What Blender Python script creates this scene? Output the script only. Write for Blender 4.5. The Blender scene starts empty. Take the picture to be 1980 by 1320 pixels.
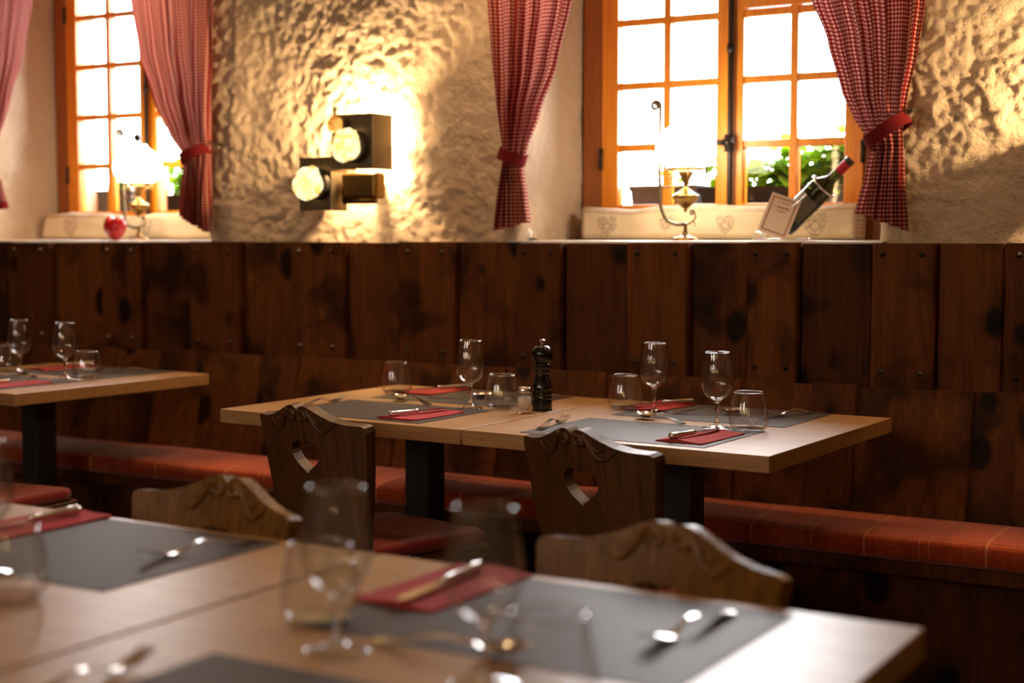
import bpy, bmesh, math, random
from math import pi, sin, cos, radians as rad, sqrt, atan2
from mathutils import Vector, Matrix, noise
from mathutils.geometry import delaunay_2d_cdt

S = bpy.context.scene
COL = S.collection

# ------------------------------------------------------------------ camera
cam_d = bpy.data.cameras.new('camera'); cam = bpy.data.objects.new('camera', cam_d); COL.objects.link(cam)
cam.location = (0, 0, 1.21)
cam.rotation_euler = (rad(90 - 4.012), 0, rad(30.0))
cam_d.sensor_width = 36.0; cam_d.lens = 36.0 * 2823 / 1980
cam_d.clip_start = 0.05; cam_d.clip_end = 200
cam_d.dof.use_dof = True; cam_d.dof.focus_distance = 3.45; cam_d.dof.aperture_fstop = 2.2
S.camera = cam
# ------------------------------------------------------------------ world
W = bpy.data.worlds.new('sky'); S.world = W; W.use_nodes = True
bg = W.node_tree.nodes['Background']
bg.inputs[0].default_value = (0.97, 0.97, 1.0, 1); bg.inputs[1].default_value = 38.0
# ------------------------------------------------------------------ view
S.view_settings.view_transform = 'Standard'; S.view_settings.look = 'None'
S.view_settings.exposure = 0.0; S.view_settings.gamma = 1.0
S.view_settings.use_curve_mapping = False
S.cycles.use_denoising = True
S.cycles.max_bounces = 12; S.cycles.diffuse_bounces = 4; S.cycles.glossy_bounces = 4
S.cycles.transmission_bounces = 10; S.cycles.transparent_max_bounces = 12
S.cycles.sample_clamp_indirect = 4.0
S.cycles.caustics_reflective = False; S.cycles.caustics_refractive = False
# ------------------------------------------------------------------ lights of the room
def portal(name, loc, rot, sx, sy):
    l = bpy.data.lights.new(name, 'AREA'); l.shape = 'RECTANGLE'; l.size = sx; l.size_y = sy
    l.cycles.is_portal = True
    o = bpy.data.objects.new(name, l); o.location = loc; o.rotation_euler = rot; COL.objects.link(o)
# area lights point along local -Z; these face into the room (-Y for the back wall, +Y for the rear wall)
portal('daylight_portal', (-1.785, 4.60, 1.87), (rad(-90), 0, 0), 1.05, 1.25)
portal('daylight_portal', (-4.315, 4.60, 1.87), (rad(-90), 0, 0), 1.05, 1.25)
portal('daylight_portal', (-4.21, -1.45, 1.975), (rad(90), 0, 0), 0.18, 0.45)
portal('daylight_portal', (-2.0, -1.45, 1.975), (rad(90), 0, 0), 0.2, 0.45)
def lamp_light(name, loc, energy, color, radius):
    l = bpy.data.lights.new(name, 'POINT'); l.energy = energy; l.color = color; l.shadow_soft_size = radius
    o = bpy.data.objects.new(name, l); o.location = loc; COL.objects.link(o); return o
def spot_light(name, loc, energy, color, radius, ang, blend=0.6):
    l = bpy.data.lights.new(name, 'SPOT'); l.energy = energy; l.color = color; l.shadow_soft_size = radius
    l.spot_size = rad(ang); l.spot_blend = blend
    o = bpy.data.objects.new(name, l); o.location = loc; COL.objects.link(o); return o
WARM = (1.0, 0.62, 0.30)
SPOTS = ((-1.7, 1.5, 20, 'front tables'), (-2.3, 3.62, 38, 'middle tables'), (-3.9, 3.62, 44, 'far left table'), (-0.9, 3.62, 15, 'end of the bench'))
for x, y, e, _ in SPOTS:
    spot_light('ceiling_spotlight', (x, y, 2.555), e, WARM, 0.04, 110)

# ------------------------------------------------------------------ materials
def nm(name):
    m = bpy.data.materials.new(name); m.use_nodes = True
    nt = m.node_tree; b = nt.nodes['Principled BSDF']; return m, nt, b
def P(b, **k):
    M = dict(color='Base Color', rough='Roughness', metal='Metallic', spec='Specular IOR Level', trans='Transmission Weight',
             ior='IOR', coat='Coat Weight', coatr='Coat Roughness', sheen='Sheen Weight', sub='Subsurface Weight', emi='Emission Color', ems='Emission Strength', alpha='Alpha')
    for a, v in k.items():
        if a in ('color', 'emi'): v = (*v, 1)
        b.inputs[M[a]].default_value = v
def N(nt, t, **k):
    n = nt.nodes.new(t)
    for a, v in k.items(): setattr(n, a, v)
    return n
def L(nt, a, b): nt.links.new(a, b)
def math_(nt, op, a, b=None, c=None, clamp=False):
    n = N(nt, 'ShaderNodeMath', operation=op); n.use_clamp = clamp
    for i, v in enumerate((a, b, c)):
        if v is None: continue
        if hasattr(v, 'links') or hasattr(v, 'is_output'): L(nt, v, n.inputs[i])
        else: n.inputs[i].default_value = v
    return n.outputs[0]
def ramp(nt, fac, stops):
    r = N(nt, 'ShaderNodeValToRGB'); e = r.color_ramp.elements
    while len(e) > 2: e.remove(e[-1])
    for i, (p, c) in enumerate(stops):
        q = e[i] if i < 2 else e.new(p)
        q.position = p; q.color = (*c, 1) if len(c) == 3 else c
    L(nt, fac, r.inputs[0]); return r.outputs[0]
def mix(nt, fac, a, b, mode='MIX'):
    n = N(nt, 'ShaderNodeMix', data_type='RGBA', blend_type=mode)
    for v, i in ((fac, 0), (a, 6), (b, 7)):
        if hasattr(v, 'is_output'): L(nt, v, n.inputs[i])
        else: n.inputs[i].default_value = v if i == 0 else (*v, 1)
    return n.outputs[2]
def coords(nt, scale, kind='Object', off=None):
    tc = N(nt, 'ShaderNodeTexCoord'); mp = N(nt, 'ShaderNodeMapping'); mp.inputs['Scale'].default_value = scale
    L(nt, tc.outputs[kind], mp.inputs[0])
    if off is not None: L(nt, off, mp.inputs['Location'])
    return mp.outputs[0]
def noise_n(nt, vec, scale, detail=4, rough=0.55, dist=0.0):
    n = N(nt, 'ShaderNodeTexNoise'); n.inputs['Scale'].default_value = scale; n.inputs['Detail'].default_value = detail
    n.inputs['Roughness'].default_value = rough; n.inputs['Distortion'].default_value = dist
    L(nt, vec, n.inputs['Vector']); return n.outputs[0]
def bump(nt, b, h, strength, dist):
    n = N(nt, 'ShaderNodeBump'); n.inputs['Strength'].default_value = strength; n.inputs['Distance'].default_value = dist
    L(nt, h, n.inputs['Height']); L(nt, n.outputs[0], b.inputs['Normal'])

def simple(name, color, rough=0.5, metal=0.0, **k):
    m, nt, b = nm(name); P(b, color=color, rough=rough, metal=metal, **k); return m

def mat_boards():
    m, nt, b = nm('stained_knotty_boards')
    at = N(nt, 'ShaderNodeAttribute', attribute_name='plank')
    off = N(nt, 'ShaderNodeVectorMath', operation='SCALE'); L(nt, at.outputs['Color'], off.inputs[0]); off.inputs[3].default_value = 7.0
    gv = coords(nt, (26, 26, 1.6), off=off.outputs[0])
    g = noise_n(nt, gv, 1.5, 6, 0.6, 1.2)
    lv = coords(nt, (1, 1, 1), off=off.outputs[0])
    cloud = noise_n(nt, lv, 5.0, 3, 0.5, 0.4)
    base = ramp(nt, g, [(0.25, (0.050, 0.015, 0.003)), (0.6, (0.115, 0.039, 0.008)), (0.85, (0.165, 0.064, 0.014))])
    tint = ramp(nt, N(nt, 'ShaderNodeSeparateColor').outputs[0] if False else at.outputs['Fac'], [(0.0, (0.58, 0.50, 0.48)), (1.0, (1.3, 1.22, 1.12))])
    c = mix(nt, 1.0, base, tint, 'MULTIPLY')
    dark = ramp(nt, cloud, [(0.36, (0.30, 0.28, 0.30)), (0.50, (1, 1, 1))])
    c = mix(nt, 1.0, c, dark, 'MULTIPLY')
    kv = coords(nt, (7.5, 7.5, 5.0), off=off.outputs[0])
    wob = N(nt, 'ShaderNodeTexNoise'); wob.inputs['Scale'].default_value = 3; L(nt, kv, wob.inputs['Vector'])
    kw = mix(nt, 0.12, kv, wob.outputs['Color'])
    vo = N(nt, 'ShaderNodeTexVoronoi'); vo.inputs['Scale'].default_value = 1.0; L(nt, kw, vo.inputs['Vector'])
    sc = N(nt, 'ShaderNodeSeparateColor'); L(nt, vo.outputs['Color'], sc.inputs[0])
    rad_ = math_(nt, 'MULTIPLY', sc.outputs[0], 0.24)
    kd = math_(nt, 'SUBTRACT', vo.outputs['Distance'], rad_)
    km = ramp(nt, kd, [(0.0, (0.12, 0.10, 0.10)), (0.09, (1, 1, 1))])
    c = mix(nt, 1.0, c, km, 'MULTIPLY')
    L(nt, c, b.inputs['Base Color']); P(b, rough=0.6, spec=0.12)
    bump(nt, b, g, 0.35, 0.004)
    return m
def mat_oak(name, c0, c1, c2, rough, sc=(2.2, 40, 40), spec=0.5, bs=0.12, coat=0.0):
    m, nt, b = nm(name)
    v = coords(nt, sc); g = noise_n(nt, v, 1.6, 8, 0.65, 0.6)
    v2 = coords(nt, (sc[0]*3, sc[1]*4, sc[2]*4)); g2 = noise_n(nt, v2, 2.0, 3, 0.6)
    mm = math_(nt, 'MULTIPLY_ADD', g2, 0.35, math_(nt, 'MULTIPLY', g, 0.65))
    c = ramp(nt, mm, [(0.34, c0), (0.52, c1), (0.68, c2)])
    L(nt, c, b.inputs['Base Color']); P(b, rough=rough, spec=spec, coat=coat, coatr=0.2)
    r = math_(nt, 'MULTIPLY_ADD', g2, 0.16, rough - 0.08); L(nt, r, b.inputs['Roughness'])
    bump(nt, b, mm, bs, 0.002)
    return m
def mat_plaster():
    m, nt, b = nm('rough_cream_plaster')
    v = coords(nt, (1, 1, 1))
    a = noise_n(nt, v, 75, 8, 0.62, 0.3); big = noise_n(nt, v, 3.0, 3)
    c = ramp(nt, big, [(0.3, (0.52, 0.40, 0.285)), (0.7, (0.63, 0.50, 0.365))])
    L(nt, c, b.inputs['Base Color']); P(b, rough=0.85, spec=0.15)
    bump(nt, b, a, 0.8, 0.010)
    return m
def mat_plaid():
    m, nt, b = nm('red_plaid_wool')
    tc = N(nt, 'ShaderNodeTexCoord'); sp = N(nt, 'ShaderNodeSeparateXYZ'); L(nt, tc.outputs['Object'], sp.inputs[0])
    def line(axis, per, ph, w):
        t = math_(nt, 'FRACT', math_(nt, 'MULTIPLY_ADD', axis, 1.0/per, ph))
        d = math_(nt, 'ABSOLUTE', math_(nt, 'SUBTRACT', t, 0.5))
        return math_(nt, 'LESS_THAN', d, w/per/2)
    X, Y = sp.outputs[0], sp.outputs[1]
    l = line(X, 0.30, 0.0, 0.006)
    for per, ph, w in ((0.30, 0.46, 0.003), (0.30, 0.54, 0.003)): l = math_(nt, 'MAXIMUM', l, math_(nt, 'MULTIPLY', line(X, per, ph, w), 0.55))
    l = math_(nt, 'MAXIMUM', l, math_(nt, 'MULTIPLY', line(Y, 0.22, 0.12, 0.004), 0.6))
    band = line(X, 0.30, 0.5, 0.11)
    n = noise_n(nt, coords(nt, (1, 1, 1)), 160, 3)
    base = ramp(nt, n, [(0.3, (0.24, 0.028, 0.008)), (0.7, (0.44, 0.068, 0.018))])
    base = mix(nt, math_(nt, 'MULTIPLY', band, 0.35), base, (0.20, 0.022, 0.008))
    c = mix(nt, math_(nt, 'MULTIPLY', l, 0.55), base, (0.62, 0.30, 0.12))
    L(nt, c, b.inputs['Base Color']); P(b, rough=0.9, spec=0.1, sheen=0.3)
    bump(nt, b, n, 0.5, 0.003)
    return m
def mat_gingham(name, hem):
    m, nt, b = nm(name)
    tc = N(nt, 'ShaderNodeTexCoord'); sp = N(nt, 'ShaderNodeSeparateXYZ'); L(nt, tc.outputs['UV'], sp.inputs[0])
    def chk(a): return math_(nt, 'LESS_THAN', math_(nt, 'FRACT', math_(nt, 'MULTIPLY', a, 1/0.0115)), 0.52)
    u, v = chk(sp.outputs[0]), chk(sp.outputs[1])
    s = math_(nt, 'MULTIPLY', math_(nt, 'ADD', u, v), 0.5)
    c = ramp(nt, s, [(0.0, (0.66, 0.38, 0.30)), (0.5, (0.27, 0.038, 0.036)), (1.0, (0.11, 0.007, 0.009))])
    if hem > 0:
        h = math_(nt, 'LESS_THAN', sp.outputs[1], hem); c = mix(nt, h, c, (0.25, 0.02, 0.02))
    L(nt, c, b.inputs['Base Color']); P(b, rough=0.9, spec=0.1)
    tr = N(nt, 'ShaderNodeBsdfTranslucent'); L(nt, c, tr.inputs[0])
    ms = N(nt, 'ShaderNodeMixShader'); ms.inputs[0].default_value = 0.25
    L(nt, b.outputs[0], ms.inputs[1]); L(nt, tr.outputs[0], ms.inputs[2])
    L(nt, ms.outputs[0], nt.nodes['Material Output'].inputs[0])
    return m
def mat_glass(name, color=(1, 1, 1), rough=0.0, ior=1.47):
    m = bpy.data.materials.new(name); m.use_nodes = True; nt = m.node_tree; nt.nodes.remove(nt.nodes['Principled BSDF'])
    g = N(nt, 'ShaderNodeBsdfGlass'); g.inputs['Color'].default_value = (*color, 1); g.inputs['Roughness'].default_value = rough; g.inputs['IOR'].default_value = ior
    L(nt, g.outputs[0], nt.nodes['Material Output'].inputs[0]); return m
def mat_thin(name, color=(1, 1, 1), k=1.0, base=0.06):
    m = bpy.data.materials.new(name); m.use_nodes = True; nt = m.node_tree; nt.nodes.remove(nt.nodes['Principled BSDF'])
    t = N(nt, 'ShaderNodeBsdfTransparent'); t.inputs[0].default_value = (*color, 1)
    gs = N(nt, 'ShaderNodeBsdfGlossy'); gs.inputs['Roughness'].default_value = 0.015
    lw = N(nt, 'ShaderNodeLayerWeight'); lw.inputs[0].default_value = 0.5
    f = math_(nt, 'MULTIPLY_ADD', math_(nt, 'POWER', lw.outputs['Facing'], 4.0), 0.85*k, base, clamp=True)
    s = N(nt, 'ShaderNodeMixShader'); L(nt, f, s.inputs[0]); L(nt, t.outputs[0], s.inputs[1]); L(nt, gs.outputs[0], s.inputs[2])
    L(nt, s.outputs[0], nt.nodes['Material Output'].inputs[0]); return m
def mat_pane():
    m = bpy.data.materials.new('window_glass'); m.use_nodes = True; nt = m.node_tree; nt.nodes.remove(nt.nodes['Principled BSDF'])
    t = N(nt, 'ShaderNodeBsdfTransparent'); g = N(nt, 'ShaderNodeBsdfGlossy'); g.inputs['Roughness'].default_value = 0.02
    f = N(nt, 'ShaderNodeFresnel'); f.inputs[0].default_value = 1.3
    s = N(nt, 'ShaderNodeMixShader'); L(nt, f.outputs[0], s.inputs[0]); L(nt, t.outputs[0], s.inputs[1]); L(nt, g.outputs[0], s.inputs[2])
    L(nt, s.outputs[0], nt.nodes['Material Output'].inputs[0]); return m
def mat_emit(name, color, strength, gloss=False):
    m, nt, b = nm(name); P(b, color=(0.8, 0.75, 0.65), rough=0.25, emi=color, ems=strength); return m
def mat_nugget(name, c_lo, c_hi, s):
    m, nt, b = nm(name)
    n = noise_n(nt, coords(nt, (1, 1, 1)), 28, 3, 0.6, 1.0)
    c = ramp(nt, n, [(0.35, c_lo), (0.6, c_hi)])
    L(nt, c, b.inputs['Emission Color']); P(b, color=(0.12, 0.08, 0.03), rough=0.08, ems=s); return m
def mat_cushion_print():
    m, nt, b = nm('cream_linen_with_printed_hearts')
    at = N(nt, 'ShaderNodeAttribute', attribute_name='print')
    c = mix(nt, at.outputs['Fac'], (0.80, 0.66, 0.46), (0.22, 0.11, 0.08))
    L(nt, c, b.inputs['Base Color']); P(b, rough=0.9, spec=0.1); 
    bump(nt, b, noise_n(nt, coords(nt, (1, 1, 1)), 400, 2), 0.2, 0.001)
    return m

M_BOARD = mat_boards()
M_TABLE = mat_oak('light_oak_laminate', (0.29, 0.145, 0.048), (0.41, 0.225, 0.082), (0.52, 0.31, 0.125), 0.40, spec=0.9)
M_CHAIR = mat_oak('dark_oak', (0.025, 0.009, 0.002), (0.072, 0.027, 0.006), (0.115, 0.047, 0.011), 0.42, sc=(34, 34, 3), bs=0.25)
M_CHAIR2 = mat_oak('mid_brown_polished_oak', (0.075, 0.030, 0.005), (0.140, 0.062, 0.010), (0.20, 0.095, 0.016), 0.28, sc=(30, 30, 3), bs=0.08)
M_WINWOOD = mat_oak('honey_pine', (0.62, 0.17, 0.008), (0.78, 0.26, 0.014), (0.85, 0.34, 0.025), 0.35, sc=(30, 30, 2), bs=0.05)
M_FRAME = mat_oak('dark_brown_window_frame', (0.20, 0.055, 0.010), (0.30, 0.085, 0.014), (0.36, 0.11, 0.02), 0.5, sc=(30, 30, 2), bs=0.1)
M_FLOOR = mat_oak('dark_floorboards', (0.03, 0.014, 0.006), (0.06, 0.028, 0.012), (0.085, 0.04, 0.018), 0.45)
M_PLASTER = mat_plaster()
M_CEIL = simple('warm_white_ceiling', (0.55, 0.45, 0.34), 0.9)
M_SILL = simple('painted_sill', (0.82, 0.78, 0.72), 0.45)
M_PLAID = mat_plaid()
M_SEATRED = simple('dark_red_seat_fabric', (0.22, 0.018, 0.014), 0.9, spec=0.1, sheen=0.3)
M_BLACK = simple('black_steel', (0.012, 0.011, 0.011), 0.5)
M_MAT = simple('grey_paper_mat', (0.062, 0.050, 0.044), 0.55, spec=0.25)
M_NAP = simple('red_paper_napkin', (0.42, 0.050, 0.055), 0.85, spec=0.2)
M_STEEL = simple('polished_steel', (0.78, 0.76, 0.73), 0.16, 1.0)
M_GLASS = mat_glass('clear_glass')
M_THIN = mat_thin('thin_clear_glass', (0.985, 0.985, 0.985))
M_RIM = mat_thin('glass_rim', (0.9, 0.9, 0.9), 1.0, 0.35)
M_FOOT = mat_thin('thick_clear_glass', (0.96, 0.96, 0.96), 1.0, 0.16)
M_PANE = mat_pane()
M_LACQ = simple('black_lacquer', (0.004, 0.0035, 0.0035), 0.10)
M_SALT = simple('white_salt', (0.85, 0.80, 0.74), 0.9)
M_BRASS = simple('aged_brass', (0.21, 0.12, 0.035), 0.32, 1.0)
M_BRONZE = simple('dark_bronze', (0.20, 0.15, 0.09), 0.38, 0.9)
M_IRON = simple('dark_iron', (0.03, 0.024, 0.02), 0.4, 0.6)
M_GLOBE = mat_emit('lit_opal_glass', (1.0, 0.84, 0.60), 18.0)
M_NUG = mat_nugget('lit_clear_nugget_glass', (1.0, 0.55, 0.10), (1.0, 0.88, 0.50), 1.5)
M_AMBER = mat_nugget('lit_amber_glass', (0.55, 0.14, 0.01), (1.0, 0.50, 0.10), 1.0)
M_GING = mat_gingham('red_gingham', 0.0)
M_GINGH = mat_gingham('red_gingham_with_plain_hem', 0.035)
M_TIE = simple('plain_dark_red_cloth', (0.13, 0.009, 0.011), 0.9, spec=0.1)
M_CUSH = mat_cushion_print()
M_APPLE = simple('shiny_red_glaze', (0.35, 0.010, 0.012), 0.2)
M_LEAF = simple('green_leaf', (0.16, 0.42, 0.03), 0.5)
def _leaf():
    m, nt, b = nm('sunlit_leaf'); P(b, color=(0.075, 0.20, 0.010), rough=0.6, spec=0.1)
    tr = N(nt, 'ShaderNodeBsdfTranslucent'); tr.inputs[0].default_value = (0.17, 0.34, 0.008, 1)
    ms = N(nt, 'ShaderNodeMixShader'); ms.inputs[0].default_value = 0.5
    L(nt, b.outputs[0], ms.inputs[1]); L(nt, tr.outputs[0], ms.inputs[2]); L(nt, ms.outputs[0], nt.nodes['Material Output'].inputs[0]); return m
M_LEAF = _leaf()
M_POT = simple('dark_plastic_planter', (0.006, 0.006, 0.007), 0.7, spec=0.1)
M_POTG = simple('grey_plastic_planter', (0.035, 0.038, 0.044), 0.7, spec=0.1)
M_SOIL = simple('soil', (0.01, 0.007, 0.004), 0.95)
M_BOTTLE = mat_thin('green_bottle_glass', (0.20, 0.24, 0.04))
M_WINE = simple('dark_wine', (0.02, 0.015, 0.005), 0.1)
M_FOIL = simple('red_foil', (0.45, 0.01, 0.02), 0.35, 0.2)
M_CARD = simple('pink_cream_card', (0.72, 0.58, 0.50), 0.7)
M_CARDB = simple('brown_card_border', (0.30, 0.17, 0.13), 0.7)
M_INK = simple('brown_ink', (0.20, 0.11, 0.08), 0.8)
M_CERAMIC = simple('white_ceramic', (0.85, 0.80, 0.72), 0.35)
M_HOUSE = simple('pale_render', (0.78, 0.76, 0.74), 0.9)
M_STONE = simple('pale_paving', (0.55, 0.53, 0.50), 0.9)

# ------------------------------------------------------------------ object helpers
def mesh(name, verts, faces, mat, parent=None, smooth=False, mats=None):
    me = bpy.data.meshes.new(name); me.from_pydata([tuple(v) for v in verts], [], faces); me.update()
    if smooth: me.polygons.foreach_set('use_smooth', [True]*len(me.polygons))
    me.materials.append(mat)
    o = bpy.data.objects.new(name, me); COL.objects.link(o)
    if parent is not None: o.parent = parent
    return o
def from_bm(name, bm, mat, parent=None, smooth=False, bevel=0.0, bseg=2):
    bmesh.ops.recalc_face_normals(bm, faces=bm.faces)
    me = bpy.data.meshes.new(name); bm.to_mesh(me); bm.free()
    if smooth: me.polygons.foreach_set('use_smooth', [True]*len(me.polygons))
    me.materials.append(mat)
    o = bpy.data.objects.new(name, me); COL.objects.link(o)
    if parent is not None: o.parent = parent
    if bevel > 0:
        md = o.modifiers.new('bevel', 'BEVEL'); md.width = bevel; md.segments = bseg; md.limit_method = 'ANGLE'; md.angle_limit = rad(40)
    return o
def tag(o, label=None, cat=None, group=None, kind=None):
    if label: o['label'] = label
    if cat: o['category'] = cat
    if group: o['group'] = group
    if kind: o['kind'] = kind
    return o
def empty(name, loc=(0, 0, 0), rz=0.0, label=None, cat=None, group=None, kind=None):
    o = bpy.data.objects.new(name, None); o.empty_display_size = 0.05; COL.objects.link(o)
    o.location = loc; o.rotation_euler = (0, 0, rz); tag(o, label, cat, group, kind); return o
def copy_tree(o, parent=None):
    c = o.copy(); COL.objects.link(c)
    if parent is not None: c.parent = parent
    for ch in [x for x in bpy.data.objects if x.parent == o]: copy_tree(ch, c)
    return c
def bx(bm, x0, x1, y0, y1, z0, z1):
    vs = [bm.verts.new(p) for p in ((x0, y0, z0), (x1, y0, z0), (x1, y1, z0), (x0, y1, z0), (x0, y0, z1), (x1, y0, z1), (x1, y1, z1), (x0, y1, z1))]
    for f in ((0, 3, 2, 1), (4, 5, 6, 7), (0, 1, 5, 4), (1, 2, 6, 5), (2, 3, 7, 6), (3, 0, 4, 7)): bm.faces.new([vs[i] for i in f])
def box(name, x0, x1, y0, y1, z0, z1, mat, parent=None, bevel=0.0):
    bm = bmesh.new(); bx(bm, x0, x1, y0, y1, z0, z1); return from_bm(name, bm, mat, parent, bevel=bevel)
def lathe(prof, seg=40, closed=False):
    """prof: list of (r, z); returns verts, faces. r==0 ends become poles."""
    V, F, rings = [], [], []
    for r, z in prof:
        if r < 1e-6: V.append((0, 0, z)); rings.append([len(V)-1]*seg)
        else:
            s = len(V); V += [(r*cos(2*pi*k/seg), r*sin(2*pi*k/seg), z) for k in range(seg)]; rings.append(list(range(s, s+seg)))
    n = len(rings)
    for i in range(n if closed else n-1):
        a, b = rings[i], rings[(i+1) % n]
        for k in range(seg):
            q = [a[k], a[(k+1) % seg], b[(k+1) % seg], b[k]]
            u = []
            for w in q:
                if w not in u: u.append(w)
            if len(u) >= 3: F.append(u)
    return V, F
def spline(pts, n=6):
    out = []
    P_ = [pts[0]] + list(pts) + [pts[-1]]
    for i in range(1, len(P_)-2):
        p0, p1, p2, p3 = [Vector(p) for p in P_[i-1:i+3]]
        for k in range(n):
            t = k/n
            out.append(0.5*((2*p1) + (p2-p0)*t + (2*p0-5*p1+4*p2-p3)*t*t + (3*p1-p0-3*p2+p3)*t**3))
    out.append(Vector(pts[-1])); return out
def sprof(pts, n=5):
    return [(max(0.0, p.x), p.y) for p in spline([(a, b, 0) for a, b in pts], n)]
def lathe_obj(name, prof, mat, parent=None, seg=40, closed=False, loc=None):
    V, F = lathe(prof, seg, closed); bm = bmesh.new()
    vs = [bm.verts.new(v) for v in V]
    for f in F:
        try: bm.faces.new([vs[i] for i in f])
        except ValueError: pass
    for v in [v for v in bm.verts if not v.link_faces]: bm.verts.remove(v)
    o = from_bm(name, bm, mat, parent, smooth=True)
    if loc: o.location = loc
    return o
def tube(bm, pts, r, seg=10, caps=True):
    pts = [Vector(p) for p in pts]; n = len(pts); rs = r if isinstance(r, (list, tuple)) else [r]*n
    rings = []; up = None
    for i, p in enumerate(pts):
        t = (pts[min(i+1, n-1)] - pts[max(i-1, 0)]).normalized()
        if up is None:
            up = Vector((0, 0, 1)) if abs(t.z) < 0.9 else Vector((1, 0, 0))
        a = (up - t*up.dot(t)); a = a.normalized() if a.length > 1e-5 else t.orthogonal().normalized(); up = a
        b = t.cross(a)
        rings.append([bm.verts.new(p + (a*cos(2*pi*k/seg) + b*sin(2*pi*k/seg))*rs[i]) for k in range(seg)])
    for i in range(n-1):
        for k in range(seg): bm.faces.new((rings[i][k], rings[i][(k+1) % seg], rings[i+1][(k+1) % seg], rings[i+1][k]))
    if caps:
        bm.faces.new(rings[0][::-1]); bm.faces.new(rings[-1])
def tube_obj(name, pts, r, mat, parent=None, seg=10):
    bm = bmesh.new(); tube(bm, pts, r, seg); return from_bm(name, bm, mat, parent, smooth=True)

# ================================================================== ROOM SHELL
XL, XR, YR, ZC = -7.2, 1.7, -1.5, 2.6
tag(box('floor', XL-0.1, XR+0.1, YR-0.2, 4.7, -0.1, 0.0, M_FLOOR), 'dark wooden floor under the tables and chairs', kind='structure')
tag(box('ceiling', XL-0.1, XR+0.1, YR-0.2, 4.72, ZC, ZC+0.1, M_CEIL), 'plain warm white ceiling', kind='structure')
tag(box('wall_left', XL-0.1, XL, YR-0.2, 4.7, 0, ZC, M_PLASTER), 'plastered left wall', kind='structure')
tag(box('wall_right', XR, XR+0.1, YR-0.2, 4.7, 0, ZC, M_PLASTER), 'plastered right wall', kind='structure')
bm = bmesh.new()
ops = [(-4.3, -4.12), (-2.1, -1.9)]
z0, z1 = 1.75, 2.2
bx(bm, XL, XR, YR-0.1, YR, 0, z0); bx(bm, XL, XR, YR-0.1, YR, z1, ZC)
xs = [XL] + [v for o_ in ops for v in o_] + [XR]
for i in range(0, len(xs), 2): bx(bm, xs[i], xs[i+1], YR-0.1, YR, z0, z1)
tag(from_bm('wall_rear', bm, M_PLASTER), 'plastered wall behind the viewer with two openings', kind='structure')

M_STREAK = mat_emit('added_warm_glow_tube', (1.0, 0.66, 0.32), 70.0)
for x_, nm_ in ((-3.3, 'leftmost'), (-2.6, 'second from the left'), (-1.35, 'middle'), (-0.5, 'second from the right'), (0.7, 'rightmost')):  # glow tubes added behind the camera to give the glasses bright streaks
    r_ = empty('added_streak_light', (x_, YR, 1.75), 0, 'added warm glow tube on the unseen rear wall, ' + nm_ + ' of the five', 'wall lamp', 'added glow tubes on the rear wall')
    lathe_obj('tube', [(0, -.28), (.012, -.28), (.012, .28), (0, .28)], M_STREAK, r_, 20, loc=(0, .07, 0))
    box('added_tube_bracket', -.02, .02, .0, .05, -.03, .03, M_IRON, r_)

def plaster_noise(p):
    v = Vector((0, 0, 0))
    m = 0.45 + 0.9*max(0.0, noise.noise(p*2.3 + Vector((5, 1, 2))) + 0.35)
    v += noise.noise_vector(p*9.0)*0.0055
    for f_, a_ in ((23.0, .0050), (41.0, .0044), (67.0, .0032), (104.0, .0022)):
        k = noise.noise(p*f_ + Vector((f_, 0, 0)))*a_*m*1.25; v += Vector((k*.5, k, 0))
    return v
def plaster_strip(bmv, path, z0, z1, step):
    pts = []
    for a, b in zip(path[:-1], path[1:]):
        a = Vector(a); b = Vector(b); n = max(1, int((b-a).length/step)); pts += [a + (b-a)*k/n for k in range(n)]
    pts.append(Vector(path[-1]))
    nz = int((z1-z0)/step); V, F = bmv
    s = len(V); nx = len(pts)
    for j in range(nz+1):
        z = z0 + (z1-z0)*j/nz
        for p in pts:
            q = Vector((p.x, p.y, z)); V.append(q + plaster_noise(q))
    for j in range(nz):
        for i in range(nx-1):
            a = s + j*nx + i; F.append((a, a+1, a+nx+1, a+nx))
V, F = [], []
ZS0, ZS1 = 1.15, 2.45
st = 0.008
plaster_strip((V, F), [(-7.2, 4.10), (-5.3, 4.10)], ZS0, ZS1, 0.05)
plaster_strip((V, F), [(-5.3, 4.10), (-4.88, 4.10), (-4.862, 4.108), (-4.852, 4.125), (-4.835, 4.53)], ZS0, ZS1, st)
plaster_strip((V, F), [(-3.79, 4.53), (-3.66, 4.125), (-3.65, 4.108), (-3.63, 4.10), (-2.372, 4.10), (-2.352, 4.108), (-2.342, 4.125), (-2.305, 4.53)], ZS0, ZS1, st)
plaster_strip((V, F), [(-1.26, 4.53), (-1.175, 4.125), (-1.165, 4.108), (-1.148, 4.10), (-0.2, 4.10)], ZS0, ZS1, st)
plaster_strip((V, F), [(-0.2, 4.10), (1.7, 4.10)], ZS0, ZS1, 0.05)
wb = mesh('wall_back', V, F, M_PLASTER, smooth=True); tag(wb, 'rough cream plaster wall with deep window recesses', kind='structure')
bm = bmesh.new()
bx(bm, XL, XR, 4.10, 4.7, 2.43, ZC); bx(bm, XL, XR, 4.115, 4.7, 0, 1.16)
bx(bm, XL, -4.86, 4.2, 4.7, 1.16, 2.43); bx(bm, -3.78, -2.33, 4.2, 4.7, 1.16, 2.43) if False else None
for x0, x1 in ((XL, -4.95), (-3.6, -2.40), (-1.10, XR)): bx(bm, x0, x1, 4.14, 4.7, 1.16, 2.43)
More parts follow.
